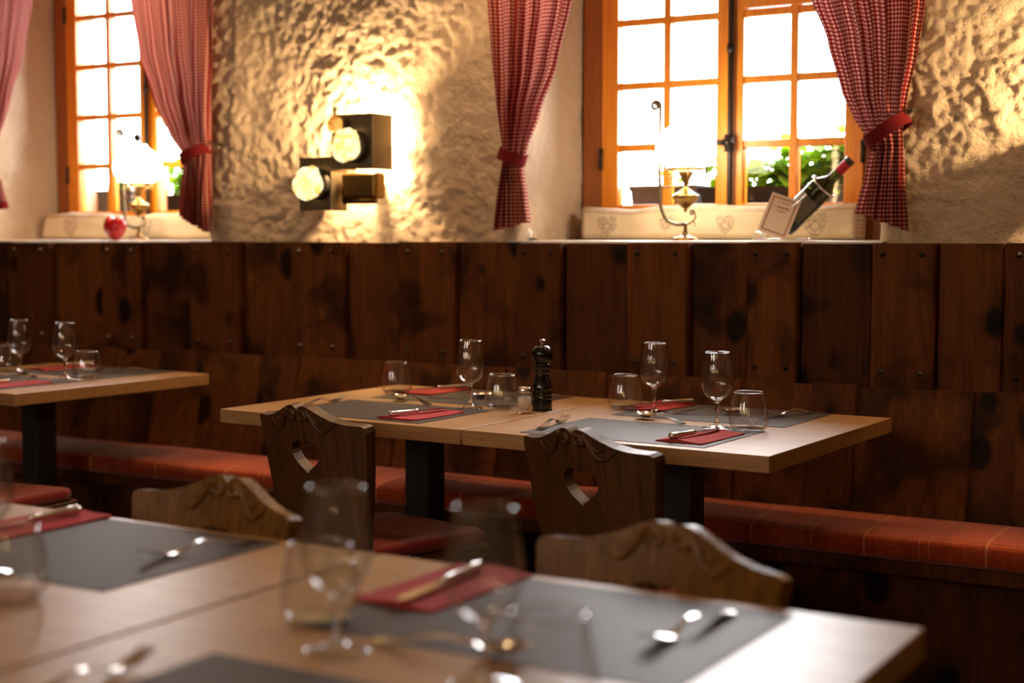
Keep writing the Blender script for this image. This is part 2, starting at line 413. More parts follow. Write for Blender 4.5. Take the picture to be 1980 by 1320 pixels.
bx(bm, -4.95, -4.83, 4.52, 4.7, 1.16, 2.43); bx(bm, -3.80, -3.6, 4.52, 4.7, 1.16, 2.43); bx(bm, -2.40, -2.30, 4.52, 4.7, 1.16, 2.43); bx(bm, -1.27, -1.10, 4.52, 4.7, 1.16, 2.43)
o = from_bm('core', bm, M_PLASTER, wb)

def sill(name, pts, label):
    bm = bmesh.new(); n = 40
    # wavy painted front lip
    (ax, ay), (bx_, by_) = pts
    top, bot = [], []
    random.seed(int(-ax*100))
    f = [Vector((ax + (bx_-ax)*i/n, ay + 0.014 + 0.003*sin(i*1.9) + 0.002*random.random(), 0)) for i in range(n+1)]
    rows = []
    for (yy, zz) in ((None, 1.188), (None, 1.203), (4.2, 1.2055), (4.54, 1.207), (4.54, 1.165)):
        rows.append([bm.verts.new((p.x, p.y if yy is None else yy, zz)) for p in f])
    for a, b in zip(rows[:-1], rows[1:]):
        for i in range(n): bm.faces.new((a[i], a[i+1], b[i+1], b[i]))
    o = from_bm(name, bm, M_SILL, smooth=False); tag(o, label, kind='structure')
sill('trim_1', ((-4.87, 4.052), (-3.62, 4.052)), 'painted plaster sill of the left window')
sill('trim_2', ((-2.36, 4.052), (-1.15, 4.052)), 'painted plaster sill of the right window')

# ---- upper panelling: one run of boards
def set_plank(o, vals):
    ca = o.data.color_attributes.new('plank', 'FLOAT_COLOR', 'CORNER')
    for poly, v in zip(o.data.polygons, vals):
        for li in poly.loop_indices: ca.data[li].color = (v, (v*7.13) % 1, (v*3.71) % 1, 1)
def board(V, F, R, x0, x1, yb, yf0, yf1, z0, z1, r, ch=0.005, wob=0.003):
    """board with front from (yf0 at z0) to (yf1 at z1), chamfered wavy vertical edges"""
    n = 14; s = len(V)
    for j in range(n+1):
        t = j/n; z = z0 + (z1-z0)*t; yf = yf0 + (yf1-yf0)*t
        a = x0 + wob*noise.noise(Vector((x0*9, z*9, 1))); b = x1 + wob*noise.noise(Vector((x1*9, z*9, 7)))
        bow = 0.0015*noise.noise(Vector((x0*3, z*5, 3)))
        V += [(a, yb + (yf-yf0 if yf0 != yf1 else 0), z), (a, yf+ch, z), (a+ch, yf+bow, z), (b-ch, yf+bow, z), (b, yf+ch, z), (b, yb + (yf-yf0 if yf0 != yf1 else 0), z)]
    for j in range(n):
        for k in range(5):
            p = s + j*6 + k; F.append((p, p+1, p+7, p+6)); R.append(r)
    p = s + n*6; F.append((p, p+1, p+2, p+3, p+4, p+5)); R.append(r)
    F.append((s+5, s+4, s+3, s+2, s+1, s)); R.append(r)
random.seed(11)
ub = [-7.2, -6.9, -6.62, -6.35, -6.1, -5.85, -5.6, -5.35, -5.13, -4.896, -4.64, -4.405, -4.127, -3.932, -3.684, -3.451, -3.217, -2.993, -2.762, -2.544, -2.31, -2.151, -1.922, -1.722, -1.534, -1.385, -1.167, -0.995, -0.81, -0.60, -0.38, -0.15, 0.08, 0.3, 0.52, 0.75, 1.0, 1.25, 1.5, 1.69]
def raised(i):  # boards carrying the studs
    return (ub.index(-4.405) - 1 - i) % 2 == 0
V, F, R = [], [], []
for i in range(len(ub)-1):
    r = random.random(); up = raised(i); yf = 4.026 if up else 4.052
    board(V, F, R, ub[i] + (0 if up else 0.006), ub[i+1] - (0 if up else 0.006), 4.098, yf, yf, 0.68, 1.199 + random.uniform(-0.003, 0.002), r)
board(V, F, R, -7.2, 1.69, 4.099, 4.080, 4.080, 0.68, 1.19, 0.02)
pan = mesh('wall_panelling', V, F, M_BOARD); set_plank(pan, R); tag(pan, 'dark stained knotty upright board panelling along the wall', kind='structure')
# studs (pyramid nail heads), parts of the panelling
for i in range(len(ub)-1):
    if not raised(i) or ub[i] < -4.8 or ub[i] > -0.5: continue
    w = ub[i+1]-ub[i]
    for fx in (0.17, 0.80):
        for zz in (1.168, 0.84):
            x = ub[i] + w*fx; h = 0.0105; bm = bmesh.new()
            b4 = [bm.verts.new((x+a, 4.0265, zz+b)) for a, b in ((-h, 0), (0, -h), (h, 0), (0, h))]; t = bm.verts.new((x, 4.015, zz))
            for k in range(4): bm.faces.new((b4[k], b4[(k+1) % 4], t))
            bm.faces.new(b4[::-1]); from_bm('nail_head', bm, M_IRON, pan)

# ================================================================== BENCH
bench = empty('wooden_bench', (-2.7, 3.75, 0), 0, 'long dark wooden wall bench with slanted board backrest under the panelling', 'bench')
def local(o, root):  # mesh built in world coordinates, move into root space
    o.parent = root; o.matrix_parent_inverse = Matrix.Identity(4)
    o.location = -Vector(root.location); return o
lb = [-7.1, -6.8, -6.5, -6.2, -5.9, -5.6, -5.3, -5.0, -4.75, -4.512, -4.27, -4.04, -3.80, -3.583, -3.327, -3.158, -2.946, -2.723, -2.535, -2.33, -2.107, -1.972, -1.732, -1.536, -1.325, -1.191, -0.983, -0.873, -0.759, -0.60, -0.4, -0.2, 0.05, 0.3, 0.55, 0.8]
V, F, R = [], [], []
hi = [-4.512, -4.04, -3.583, -3.158, -2.723, -2.33, -1.972, -1.325, -0.983, -0.759]
for i in range(len(lb)-1):
    up = i % 2 == 0; d = 0.0 if up else 0.009
    board(V, F, R, lb[i]-(0 if up else .008), lb[i+1]+(0 if up else .008), 3.913, 3.893+d, 4.000+d, 0.40, 0.803+random.uniform(-.004, .003) - (0.003 if not up else 0), random.random(), ch=0.004, wob=0.008)
o = mesh('backrest', V, F, M_BOARD); set_plank(o, R); local(o, bench)
def single_plank(o, v=0.4): set_plank(o, [v]*len(o.data.polygons)); return o
local(single_plank(box('seat_board', -7.1, 0.8, 3.62, 3.92, 0.365, 0.405, M_BOARD, bevel=0.006)), bench)
local(single_plank(box('base_panel', -7.1, 0.8, 3.72, 3.745, 0.0, 0.365, M_BOARD), 0.1), bench)
# cushion along the seat
V, F = [], []
prof = [(3.600, 0.410), (3.592, 0.425), (3.592, 0.455), (3.600, 0.466), (3.622, 0.471), (3.70, 0.474), (3.80, 0.474), (3.875, 0.470), (3.895, 0.46), (3.895, 0.408)]
n = 160
for i in range(n+1):
    x = -7.05 + 7.8*i/n
    for y, z in prof: V.append((x, y + 0.004*noise.noise(Vector((x*2, y, 0))), z + (0.0045*noise.noise(Vector((x*3, y*4, 2))) if z > .43 else 0)))
m_ = len(prof)
for i in range(n):
    for k in range(m_): a = i*m_+k; b = i*m_+(k+1) % m_; F.append((a, b, b+m_, a+m_))
F.append(tuple(range(m_))[::-1]); F.append(tuple(range(n*m_, n*m_+m_)))
o = mesh('bench_cushion', V, F, M_PLAID, smooth=True); tag(o, 'long red plaid seat cushion lying on the wooden wall bench', 'cushion')

# ================================================================== WINDOWS
def window(name, xo, label):
    root = empty(name, (xo, 4.5, 1.2), 0, label, None, None, 'structure')
    def lb_(nm_, boxes, mat, par=root, bev=0.003):
        bm = bmesh.new()
        for b_ in boxes: bx(bm, *b_)
        return from_bm(nm_, bm, mat, par, bevel=bev)
    # local: x from window centre, y 0 = plane 4.5, z 0 = 1.2
    zt = 1.23
    lb_('frame', [(-.515, -.442, -.03, .05, 0, zt), (.457, .515, -.03, .05, 0, zt), (-.442, .457, -.03, .05, zt-.05, zt), (-.442, .457, -.03, .05, 0, .055), (.006, .046, -.008, .04, .055, zt-.05)], M_FRAME)
    rows = [0.125, 0.315, 0.520, 0.730, 0.935, 1.125]
    for side, (x0, x1, s0, s1) in enumerate(((-.442, .013, .060, .042), (.040, .457, .024, .060))):
        zz = [0.055, 1.18]
        sash = lb_('sash', [(x0, x0+s0, -.035, .01, zz[0], zz[1]), (x1-s1, x1, -.035, .01, zz[0], zz[1]),
                     (x0+s0, x1-s1, -.035, .01, zz[0], rows[0]), (x0+s0, x1-s1, -.035, .01, 1.13, zz[1])], M_WINWOOD)
        gx0, gx1 = x0+s0, x1-s1; xm = (gx0+gx1)/2
        bars = [(xm-.013, xm+.013, -.031, .006, rows[0], 1.13)]
        for zr in rows[1:5]:
            th = 0.0122 if not (side == 1 and zr > 0.73 and zr < 1.0 and False) else .03
            bars += [(gx0, gx1, -.028, .003, zr-th, zr+th)]
        if side == 1: bars += [(gx0, gx1, -.040, .008, 0.745, 0.800), (gx0-.0, gx1, -.030, .004, 0.800, 0.806)]
        lb_('glazing_bar', bars, M_WINWOOD, sash, 0.002)
        bm = bmesh.new(); bx(bm, gx0, gx1, -.014, -.011, rows[0], 1.13); from_bm('pane', bm, M_PANE, sash)
        hx = x0 if side == 0 else x1
        for hz in (0.28, 0.95):
            tube_obj('hinge', [(hx, -.04, hz-.035), (hx, -.04, hz+.035)], .007, M_IRON, sash)
    # espagnolette rod with keepers, knob and drop handle
    rod = tube_obj('bolt_rod', [(.0265, -.052, .02 + .04*i) for i in range(29)], .009, M_IRON, root)
    bm = bmesh.new()
    for zk in (.10, .62, .95): tube(bm, [(.0265, -.052, zk-.014), (.0265, -.052, zk+.014)], .013)
    tube(bm, [(.0265, -.058, .29), (.0265, -.058, .345)], .016); from_bm('bolt_keeper', bm, M_IRON, rod, smooth=True)
    bm = bmesh.new(); tube(bm, [(.0265, -.058, .318), (.0265, -.082, .318)], [.012, .016]); tube(bm, [(.020, -.076, .318), (-.045, -.076, .322)], [.009, .006])
    tube(bm, spline([(-.045, -.076, .322), (-.048, -.078, .28), (-.044, -.078, .235), (-.045, -.078, .205)], 4), .005); from_bm('bolt_handle', bm, M_IRON, rod, smooth=True)
    return root
window('window_2', -1.785, 'right window with honey wooden sashes and small panes')
window('window_1', -4.315, 'left window with honey wooden sashes and small panes')

# ================================================================== OUTSIDE
tag(box('ground', -14, 8, 4.75, 20, -0.05, 0.0, M_STONE), 'pale paving outside', kind='structure')

def planter(name, x0, x1, y0, y1, z0, z1, mat, label):
    root = empty(name, ((x0+x1)/2, (y0+y1)/2, z0), 0, label, 'planter')
    w, d, h = (x1-x0)/2, (y1-y0)/2, z1-z0; t = 0.012; k = 0.88
    V = []
    for s, zz in ((k, 0), (1.0, h-.02), (1.05, h-.02), (1.05, h), (0.95, h), (0.95, h-.03)):
        V += [(-w*s, -d*s, zz), (w*s, -d*s, zz), (w*s, d*s, zz), (-w*s, d*s, zz)]
    F = [(3, 2, 1, 0)]
    for r in range(5):
        for q in range(4): a = r*4+q; b = r*4+(q+1) % 4; F.append((a, b, b+4, a+4))
    mesh('box', V, F, mat, root)
    mesh('soil', [(-w*.95, -d*.95, h-.025), (w*.95, -d*.95, h-.025), (w*.95, d*.95, h-.025), (-w*.95, d*.95, h-.025)], [(0, 1, 2, 3)], M_SOIL, root)
    return root
def plant(x0, x1, yc, z0, n, hmax, seed, label, size=0.05):
    rnd = random.Random(seed); root = empty('potted_plant', ((x0+x1)/2, yc, z0), 0, label, 'plant', 'plants in the planters outside')
    V, F = [], []; bs = bmesh.new(); cx = (x0+x1)/2
    for s in range(n):
        bxx = rnd.uniform(x0, x1)-cx; h = hmax*rnd.uniform(.35, 1.0); dx = rnd.uniform(-.07, .07); dy = rnd.uniform(-.05, .08)
        pts = [(bxx + dx*t*t, dy*t*t, h*t) for t in (0, .33, .66, 1)]
        tube(bs, pts, .002, 5)
        for k in range(8):
            t = rnd.uniform(.15, 1); c = Vector((bxx+dx*t*t, dy*t*t, h*t)); a = rnd.uniform(0, 2*pi); el = rnd.uniform(-.5, .8)
            d = Vector((cos(a)*cos(el), sin(a)*cos(el), sin(el))); sd = d.cross(Vector((0, 0, 1))).normalized(); up = sd.cross(d)
            l = size*rnd.uniform(.6, 1.4); w = l*.38; b0 = len(V)
            for q in range(5):
                u = q/4; ww = w*sin(pi*min(1, u*.93+.05)); p = c + d*l*(u+.15) - up*l*.35*u*u
                V += [p - sd*ww + up*ww*.35, p, p + sd*ww + up*ww*.35]
            for q in range(4):
                for e in range(2): a_ = b0+q*3+e; F.append((a_, a_+1, a_+4, a_+3))
    mesh('leaves', V, F, M_LEAF, root, smooth=True); from_bm('stem', bs, M_LEAF, root, smooth=True)
    return root
planter('window_box', -2.23, -1.985, 4.70, 4.86, 1.20, 1.398, M_POTG, 'grey planter outside the left half of the right window')
planter('window_box', -1.965, -1.56, 4.70, 4.86, 1.20, 1.388, M_POT, 'black planter outside the middle of the right window')
planter('window_box', -1.545, -1.30, 4.70, 4.86, 1.20, 1.388, M_POTG, 'grey planter outside behind the wine bottle')
planter('window_box', -4.87, -4.63, 4.70, 4.86, 1.20, 1.425, M_POTG, 'small grey planter outside the left window')
planter('window_box', -4.50, -4.02, 4.70, 4.86, 1.20, 1.40, M_POT, 'dark planter outside the right half of the left window')
plant(-2.2, -2.02, 4.80, 1.36, 5, .26, 3, 'thin sprig behind the brass lamp in the right window', .045)
plant(-1.94, -1.78, 4.78, 1.37, 18, .15, 5, 'low bright green foliage just right of the white lamp globe', .05)
plant(-1.72, -1.58, 4.78, 1.37, 18, .17, 6, 'dark rounded green plant left of the wine bottle', .07)
plant(-1.53, -1.34, 4.78, 1.37, 44, .22, 7, 'dense bright green plant behind the wine bottle neck', .075)
plant(-1.76, -1.62, 4.9, 1.20, 7, .45, 9, 'tall faint sprig in the middle panes of the right window', .05)
plant(-4.85, -4.68, 4.79, 1.40, 6, .17, 12, 'small leafy plant left of the lamp in the left window', .07)
plant(-4.45, -4.08, 4.79, 1.39, 34, .20, 14, 'green leafy plant beside the curtain of the left window', .06)
plant(-4.58, -4.50, 4.85, 1.20, 5, .55, 15, 'tall sprig rising behind the left lamp globe', .045)

# ================================================================== CURTAINS
def edge_at(poly, z):
    if z >= poly[0][1]: return poly[0][0]
    for (xa, za), (xb, zb) in zip(poly[:-1], poly[1:]):
        if zb <= z <= za:
            t = (z-zb)/(za-zb) if za > zb else 0; t = t*t*(3-2*t)*0.35 + t*0.65
            return xb + (xa-xb)*t
    return poly[-1][0]
def curtain(left, right, zbot, ztop, ztie, tie, label, mat, seed, folds=7, y0=4.035, width=0.42, hook=None, hemdip=0.0):
    rnd = random.Random(seed); ph = [rnd.uniform(0, 6.28) for _ in range(4)]
    root = empty('curtain', ((left[0][0]+right[0][0])/2, y0, zbot), 0, label, 'curtain', 'red gingham curtains')
    ox, oy, oz = root.location
    nu, nv = 150, 90; V, F, UV = [], [], []
    for j in range(nv+1):
        t = j/nv; 
        for i in range(nu+1):
            u = i/nu; z = zbot + (ztop-zbot)*t + (1-t)**6*hemdip*(u-.5)
            xl, xr = edge_at(left, z), edge_at(right, z); w = xr-xl
            g = math.exp(-((z-ztie)/.09)**2)
            amp = 0.007 + 0.030*max(0.0, 1-w/0.45)*(1-.75*g)
            f = u + .035*sin(u*11+ph[0]) + .02*sin(u*23+ph[1]+z*2)
            s = sin(2*pi*folds*f + ph[2] + .5*sin(z*5+ph[3])); s = s*(1 - .25*abs(s))
            x = xl + w*u + .004*sin(2*pi*folds*f*2+1)*(1-g)*(1 if 0.02 < u < .98 else 0)
            V.append((x-ox, y0 + amp*s + .012*g*(4*(u-.5)**2) - oy, z-oz)); UV.append((u*width, z-zbot))
    for j in range(nv):
        for i in range(nu): a = j*(nu+1)+i; F.append((a, a+1, a+nu+2, a+nu+1))
    o = mesh('cloth', V, F, mat, root, smooth=True)
    uv = o.data.uv_layers.new(name='UVMap')
    for lp in o.data.loops: uv.data[lp.index].uv = UV[lp.vertex_index]
    # tie band: closed strip wrapped around the gathered cloth
    (xa, za), (xb, zb) = tie; hw = 0.0185; n = 40; V, F = [], []
    for k in range(n):
        a = 2*pi*k/n; u = (1-cos(a))/2; dy = -sin(a)*0.042
        d = Vector((xb-xa, 0, zb-za)); nrm = Vector((-(zb-za), 0, xb-xa)).normalized()
        c = Vector((xa, y0+.008, za)) + d*u + Vector((0, dy, 0))
        for s_, th in ((-1, 0), (1, 0), (1, .003), (-1, .003)):
            off = Vector((cos(a)*-th*1.0, -sin(a)*th, 0))
            q = c + nrm*hw*s_ + off; V.append((q.x-ox, q.y-oy, q.z-oz))
    for k in range(n):
        for e in range(4): p = 4*k+e; q = 4*k+(e+1) % 4; r_ = 4*((k+1) % n); F.append((p, q, r_+(e+1) % 4, r_+e))
    mesh('tie_band', V, F, M_TIE, root, smooth=False)
    if hook:
        hx, hz = hook; bm = bmesh.new()
        tube(bm, [(hx-ox, 4.10-oy, hz-oz), (hx-ox, 4.06-oy, hz-oz), (hx-.006-ox, 4.045-oy, hz+.004-oz), (hx-.02-ox, 4.04-oy, hz-.004-oz)], .0025, 8)
        for k in range(3):
            c = Vector((hx-.012-.010*k-ox, 4.035-oy, hz-.004*k-oz)); tube(bm, [c + Vector((cos(a)*.007, sin(a)*.002, sin(a)*.007)) for a in [q*pi/4 for q in range(9)]], .0013, 6)
        from_bm('hook', bm, M_IRON, root, smooth=True)
    return root
curtain([(-1.37, 2.35), (-1.355, 1.882), (-1.308, 1.764), (-1.262, 1.618), (-1.231, 1.552), (-1.178, 1.464), (-1.19, 1.386), (-1.214, 1.28)],
        [(-1.02, 2.35), (-1.036, 1.857), (-1.054, 1.719), (-1.083, 1.574), (-1.094, 1.511), (-1.084, 1.383), (-1.072, 1.25)],
        1.257, 2.38, 1.50, ((-1.190, 1.470), (-1.080, 1.545)), 'red gingham curtain right of the right window, tied back with a hooked band', M_GING, 4, folds=6, hook=(-1.060, 1.562), width=.46, hemdip=-.05)
curtain([(-2.44, 2.35), (-2.428, 1.969), (-2.412, 1.805), (-2.393, 1.641), (-2.374, 1.509), (-2.371, 1.46), (-2.386, 1.345), (-2.402, 1.24)],
        [(-2.05, 2.35), (-2.125, 1.944), (-2.175, 1.758), (-2.239, 1.602), (-2.285, 1.49), (-2.298, 1.442), (-2.276, 1.344), (-2.261, 1.24)],
        1.250, 2.38, 1.475, ((-2.376, 1.487), (-2.290, 1.455)), 'red gingham curtain left of the right window, gathered by a red band', M_GING, 8, folds=6, width=.46, hemdip=.03)
curtain([(-4.05, 2.35), (-3.962, 2.092), (-3.922, 1.901), (-3.849, 1.727), (-3.776, 1.592), (-3.715, 1.505), (-3.717, 1.421), (-3.73, 1.25)],
        [(-3.54, 2.35), (-3.561, 2.06), (-3.572, 1.878), (-3.583, 1.695), (-3.593, 1.548), (-3.596, 1.493), (-3.594, 1.381), (-3.599, 1.24)],
        1.262, 2.38, 1.51, ((-3.722, 1.495), (-3.600, 1.535)), 'red gingham curtain covering the right half of the left window', M_GING, 21, folds=7, hook=(-3.585, 1.552), width=.55, hemdip=-.06)
curtain([(-4.98, 2.35), (-4.97, 2.05), (-4.95, 1.9), (-4.93, 1.742), (-4.90, 1.582), (-4.88, 1.501), (-4.90, 1.42), (-4.92, 1.30)],
        [(-4.42, 2.35), (-4.47, 2.133), (-4.522, 1.938), (-4.601, 1.742), (-4.69, 1.582), (-4.76, 1.501), (-4.67, 1.439), (-4.613, 1.29)],
        1.322, 2.38, 1.50, ((-4.89, 1.512), (-4.752, 1.485)), 'red gingham curtain at the far left edge with plain red hem', M_GINGH, 33, folds=7, width=.6, hemdip=.02)

# ================================================================== SCONCES
def ring_blob(name, c, r, depth, mat, parent, seed, lump=0.20):
    rnd = random.Random(seed); V, F = [], []; nu, nv = 28, 12
    for j in range(nv+1):
        th = pi*j/nv
        for i in range(nu):
            a = 2*pi*i/nu; d = Vector((sin(th)*cos(a), -cos(th), sin(th)*sin(a)))
            k = 1 + lump*noise.noise(d*1.4 + Vector((seed, 0, 0))) + lump*.35*noise.noise(d*4 + Vector((seed, 3, 0)))
            V.append((c[0] + d.x*r*k, c[1] + d.y*depth*k, c[2] + d.z*r*k))
    for j in range(nv):
        for i in range(nu): a = j*nu+i; b = j*nu+(i+1) % nu; F.append((a, b, b+nu, a+nu))
    return mesh(name, V, F, mat, parent, smooth=True)
def sconce(cx, label, with_light=True):
    """cx: wall position; geometry in metres measured from the wall plane (local y=0 is the plaster face)"""
    root = empty('wall_lamp', (cx, 4.10, 1.46), 0, label, 'wall lamp', 'bronze wall lamps with glass nuggets')
    def B(nm_, *b): bm = bmesh.new(); [bx(bm, *q) for q in b]; return from_bm(nm_, bm, M_BRONZE, root, bevel=.0015)
    # big upper box, open at top, bottom and back
    A = B('upper_box', (-.105, .064, -.150, -.145, -.02, .163), (-.105, -.101, -.145, -.095, -.02, .163), (-.105, -.101, -.095, -.012, -.02, .060), (.060, .064, -.145, -.035, -.02, .163))
    Bx = B('lower_box', (-.241, -.106, -.150, -.145, -.155, .024), (-.241, -.237, -.145, -.012, -.155, .024), (-.110, -.106, -.145, -.06, -.155, .024))
    # brass drum between and below the boxes
    V, F = [], []; n = 24
    bm = bmesh.new(); bx(bm, -.092, .052, -.118, -.055, -.115, -.028); o = from_bm('brass_drum', bm, M_BRASS, root, bevel=.012, bseg=4)
    bm = bmesh.new(); tube(bm, [(-.090, -.10, -.120), (.040, -.10, -.120)], .013, 12); from_bm('brass_lip', bm, M_BRASS, root, smooth=True)
    for q in ((-.04, .082, -.034, -.026, .050, .057), (-.20, -.15, -.146, .02, -.06, -.045), (-.03, .01, -.06, .02, -.08, -.065)): B('mounting_bar', q)
    for nm_, c, r, dp, mt, sd in (('glass_nugget', (-.016, -.185, .058), .056, .036, M_NUG, 3), ('glass_nugget', (-.173, -.185, -.062), .056, .038, M_NUG, 5), ('amber_nugget', (-.066, -.178, .128), .029, .024, M_AMBER, 9)):
        ring_blob(nm_, c, r, dp, mt, root, sd)
        bm = bmesh.new(); tube(bm, [(c[0]+.012, c[1]+.004, c[2]-.004), (c[0]+.012, -.149, c[2]-.004)], r*.95, 28); from_bm('nugget_bezel', bm, M_IRON, root)
    lamp_light('wall_lamp_bulb', (cx-.03, 4.10-.075, 1.46+.085), 42.0, (1.0, 0.68, 0.34), 0.028)
    lamp_light('wall_lamp_bulb', (cx-.175, 4.10-.085, 1.46-.055), 13.0, (1.0, 0.68, 0.34), 0.028)
    return root
sconce(-2.873, 'bronze wall lamp of stacked boxes with glowing glass nuggets between the windows')
sconce(-0.49, 'bronze wall lamp on the plaster right of the right window')

# ================================================================== SILL OBJECTS
def spiral(cx, cz, r0, r1, a0, turns, y=0, n=22):
    return [(cx + (r0+(r1-r0)*k/n)*cos(a0+turns*2*pi*k/n), y, cz + (r0+(r1-r0)*k/n)*sin(a0+turns*2*pi*k/n)) for k in range(n+1)]
def oil_lamp(loc, label, finial, rod_x=-0.088):
    root = empty('oil_lamp', loc, 0, label, 'lamp', 'opal glass lamps on the window sills')
    lathe_obj('foot', sprof([(0, 0.0), (.040, 0.0), (.042, .004), (.036, .010), (.016, .016), (.007, .028), (.006, .045), (.010, .052), (.0, .056)]), M_BRASS, root)
    bm = bmesh.new()
    path = spline([(0, 0, .052), (-.03, 0, .050), (-.065, 0, .066), (rod_x+.004, 0, .11), (rod_x, 0, .17), (rod_x, 0, .30), (rod_x+.001, 0, .42)], 6)
    path += [Vector(p) for p in spiral(rod_x-.016, .42, .017, .003, 0, 1.35)]
    tube(bm, path, .0060, 8)
    from_bm('hanging_rod', bm, M_BRONZE, root, smooth=True)
    bm = bmesh.new(); tube(bm, spline([(0, 0, .050), (.020, 0, .056), (.034, 0, .072), (.030, 0, .088)], 5) + [Vector(p) for p in spiral(.022, .086, .009, .002, 0, 1.2)], .0028, 8)
    tube(bm, spline([(.026, 0, .062), (.032, 0, .052), (.030, 0, .044)], 4), .002, 6); from_bm('scroll', bm, M_BRASS, root, smooth=True)
    bm = bmesh.new(); tube(bm, [(rod_x-.014, 0, .166), (-.01, 0, .168)], .0028, 8); from_bm('bracket_arm', bm, M_BRASS, root, smooth=True)
    lathe_obj('oil_font', sprof([(0, .086), (.006, .092), (.005, .098), (.014, .104), (.034, .122), (.042, .136), (.040, .141), (.022, .152), (.008, .164), (.006, .172), (.010, .180), (.022, .205), (.027, .214), (.0, .214)]), M_BRASS, root)
    bm = bmesh.new()
    R_ = .058; tube(bm, [(R_*cos(a), R_*sin(a), .222) for a in [2*pi*k/32 for k in range(33)]], .0035, 8, caps=False)
    for k in range(3):
        a = 2*pi*k/3 + pi; d = Vector((cos(a), sin(a), 0))
        pts = [d*.012 + Vector((0, 0, .176)), d*.026 + Vector((0, 0, .192)), d*.040 + Vector((0, 0, .208)), d*.052 + Vector((0, 0, .208)), d*.060 + Vector((0, 0, .222))]
        tube(bm, spline(pts, 4), .0022, 8)
        c = d*.052 + Vector((0, 0, .200)); tube(bm, [c + d*cos(q)*.006 + Vector((0, 0, sin(q)*.006)) for q in [w*pi/4 for w in range(9)]], .002, 6)
    from_bm('shade_holder', bm, M_BRASS, root, smooth=True)
    go = lathe_obj('glass_globe', sprof([(.052, .224), (.072, .236), (.088, .258), (.0935, .282), (.089, .312), (.074, .336), (.052, .352), (.040, .362), (.036, .372)], 6), M_GLOBE, root, seg=48)
    if finial: lathe_obj('finial', sprof([(.036, .372), (.020, .376), (.006, .380), (.008, .386), (.015, .394), (.016, .402), (.010, .412), (.003, .418), (.0, .424)]), M_IRON, root)
    return root
oil_lamp((-1.813, 4.22, 1.2055), 'brass oil lamp with glowing white globe on the right window sill', False)
oil_lamp((-4.147, 4.25, 1.2055), 'brass oil lamp with lit white globe and dark finial on the left window sill', True, -.078)

def heart_val(u, v):  # implicit heart, <0 inside
    x, y = u*1.15, v*1.1 + .12
    return (x*x + y*y - .62)**3 - x*x*y*y*y
def pillow(x0, x1, yc, z0, z1, hearts, label, seed, slant=0.0):
    root = empty('window_cushion', ((x0+x1)/2, yc, z0), 0, label, 'cushion', 'linen cushions on the window sills')
    w = (x1-x0)/2; h = z1-z0; nu, nv = 260, 34; V, F, C_ = [], [], []
    rnd = random.Random(seed)
    for side in (-1, 1):
        for j in range(nv+1):
            for i in range(nu+1):
                u = -1+2*i/nu; v = j/nv
                e = min(1, (1-abs(u))*w/.035); e2 = min(1, min(v, 1-v)*h/.022)
                th = .046*sqrt(max(0, e*(2-e)))*sqrt(max(0, e2*(2-e2)))
                x = u*w + slant*(1-v)*(1 if u < 0 else 0)*max(0, (-u-.6)/.4); z = v*h*(1 + .06*sin(u*5+seed)+.10*noise.noise(Vector((u*4, seed, 0))) + .05*u*u)
                V.append((x, side*th + .004*noise.noise(Vector((u*7, v*2, seed))), z))
                p = 0.0
                xm = u*w; bz = h-v*h; bl = (w-abs(xm))
                if bz < .020 or bl < .024:
                    cx_, cz_ = int((xm+5)/.006) % 2, int(v*h/.006) % 2; p = .30 + .35*(cx_ + cz_)/2
                else:
                    for (hx, sc) in hearts:
                        a, b = (xm-hx)/sc, (v*h - h*.44)/sc; k = heart_val(a, b)
                        if abs(a) < 1.1 and abs(b) < 1.1:
                            nn = noise.noise(Vector((xm*190, v*h*190, 4)))
                            if k < 0 and nn > -.05: p = max(p, .55)
                            k2 = heart_val(a*2.1, b*2.1)
                            if k2 < .02: p = .60 if k2 > -.05 else .12
                C_.append(p)
    n1 = (nu+1)*(nv+1)
    for s in (0, 1):
        for j in range(nv):
            for i in range(nu): a = s*n1 + j*(nu+1)+i; q = (a, a+1, a+nu+2, a+nu+1); F.append(q if s == 0 else q[::-1])
    o = mesh('cover', V, F, M_CUSH, root, smooth=True)
    ca = o.data.color_attributes.new('print', 'FLOAT_COLOR', 'POINT')
    for i, p in enumerate(C_): ca.data[i].color = (p, p, p, 1)
    return root
pillow(-2.265, -1.30, 4.405, 1.206, 1.315, [(-.37, .045), (.045, .04), (.34, .05), (-.16, .03)], 'cream linen cushion with brown printed hearts lying along the right window', 2)
pillow(-4.80, -3.72, 4.40, 1.206, 1.312, [(-.37, .05), (.05, .045), (.40, .05)], 'cream linen cushion with checked edge lying along the left window', 5, slant=-.03)

# red glazed heart on the left sill
V, F = [], []; nu, nv = 40, 24
for j in range(nv+1):
    th = pi*j/nv
    for i in range(nu):
        a = 2*pi*i/nu; x = sin(th)*cos(a); y = sin(th)*sin(a); z = cos(th)
        s = 1 - .30*max(0, -z)**1.2; top = -.32*math.exp(-(x/.28)**2)*max(0, z)
        V.append((x*.052*s*(1 + .10*max(0, z)), y*.036*s, (z+top)*.052 + .050))
for j in range(nv):
    for i in range(nu): a = j*nu+i; b = j*nu+(i+1) % nu; F.append((a, b, b+nu, a+nu))
o = mesh('heart_ornament', V, F, M_APPLE, smooth=True); o.location = (-4.175, 4.15, 1.2035); tag(o, 'shiny red heart shaped ornament on the left window sill before the lamp', 'ornament')
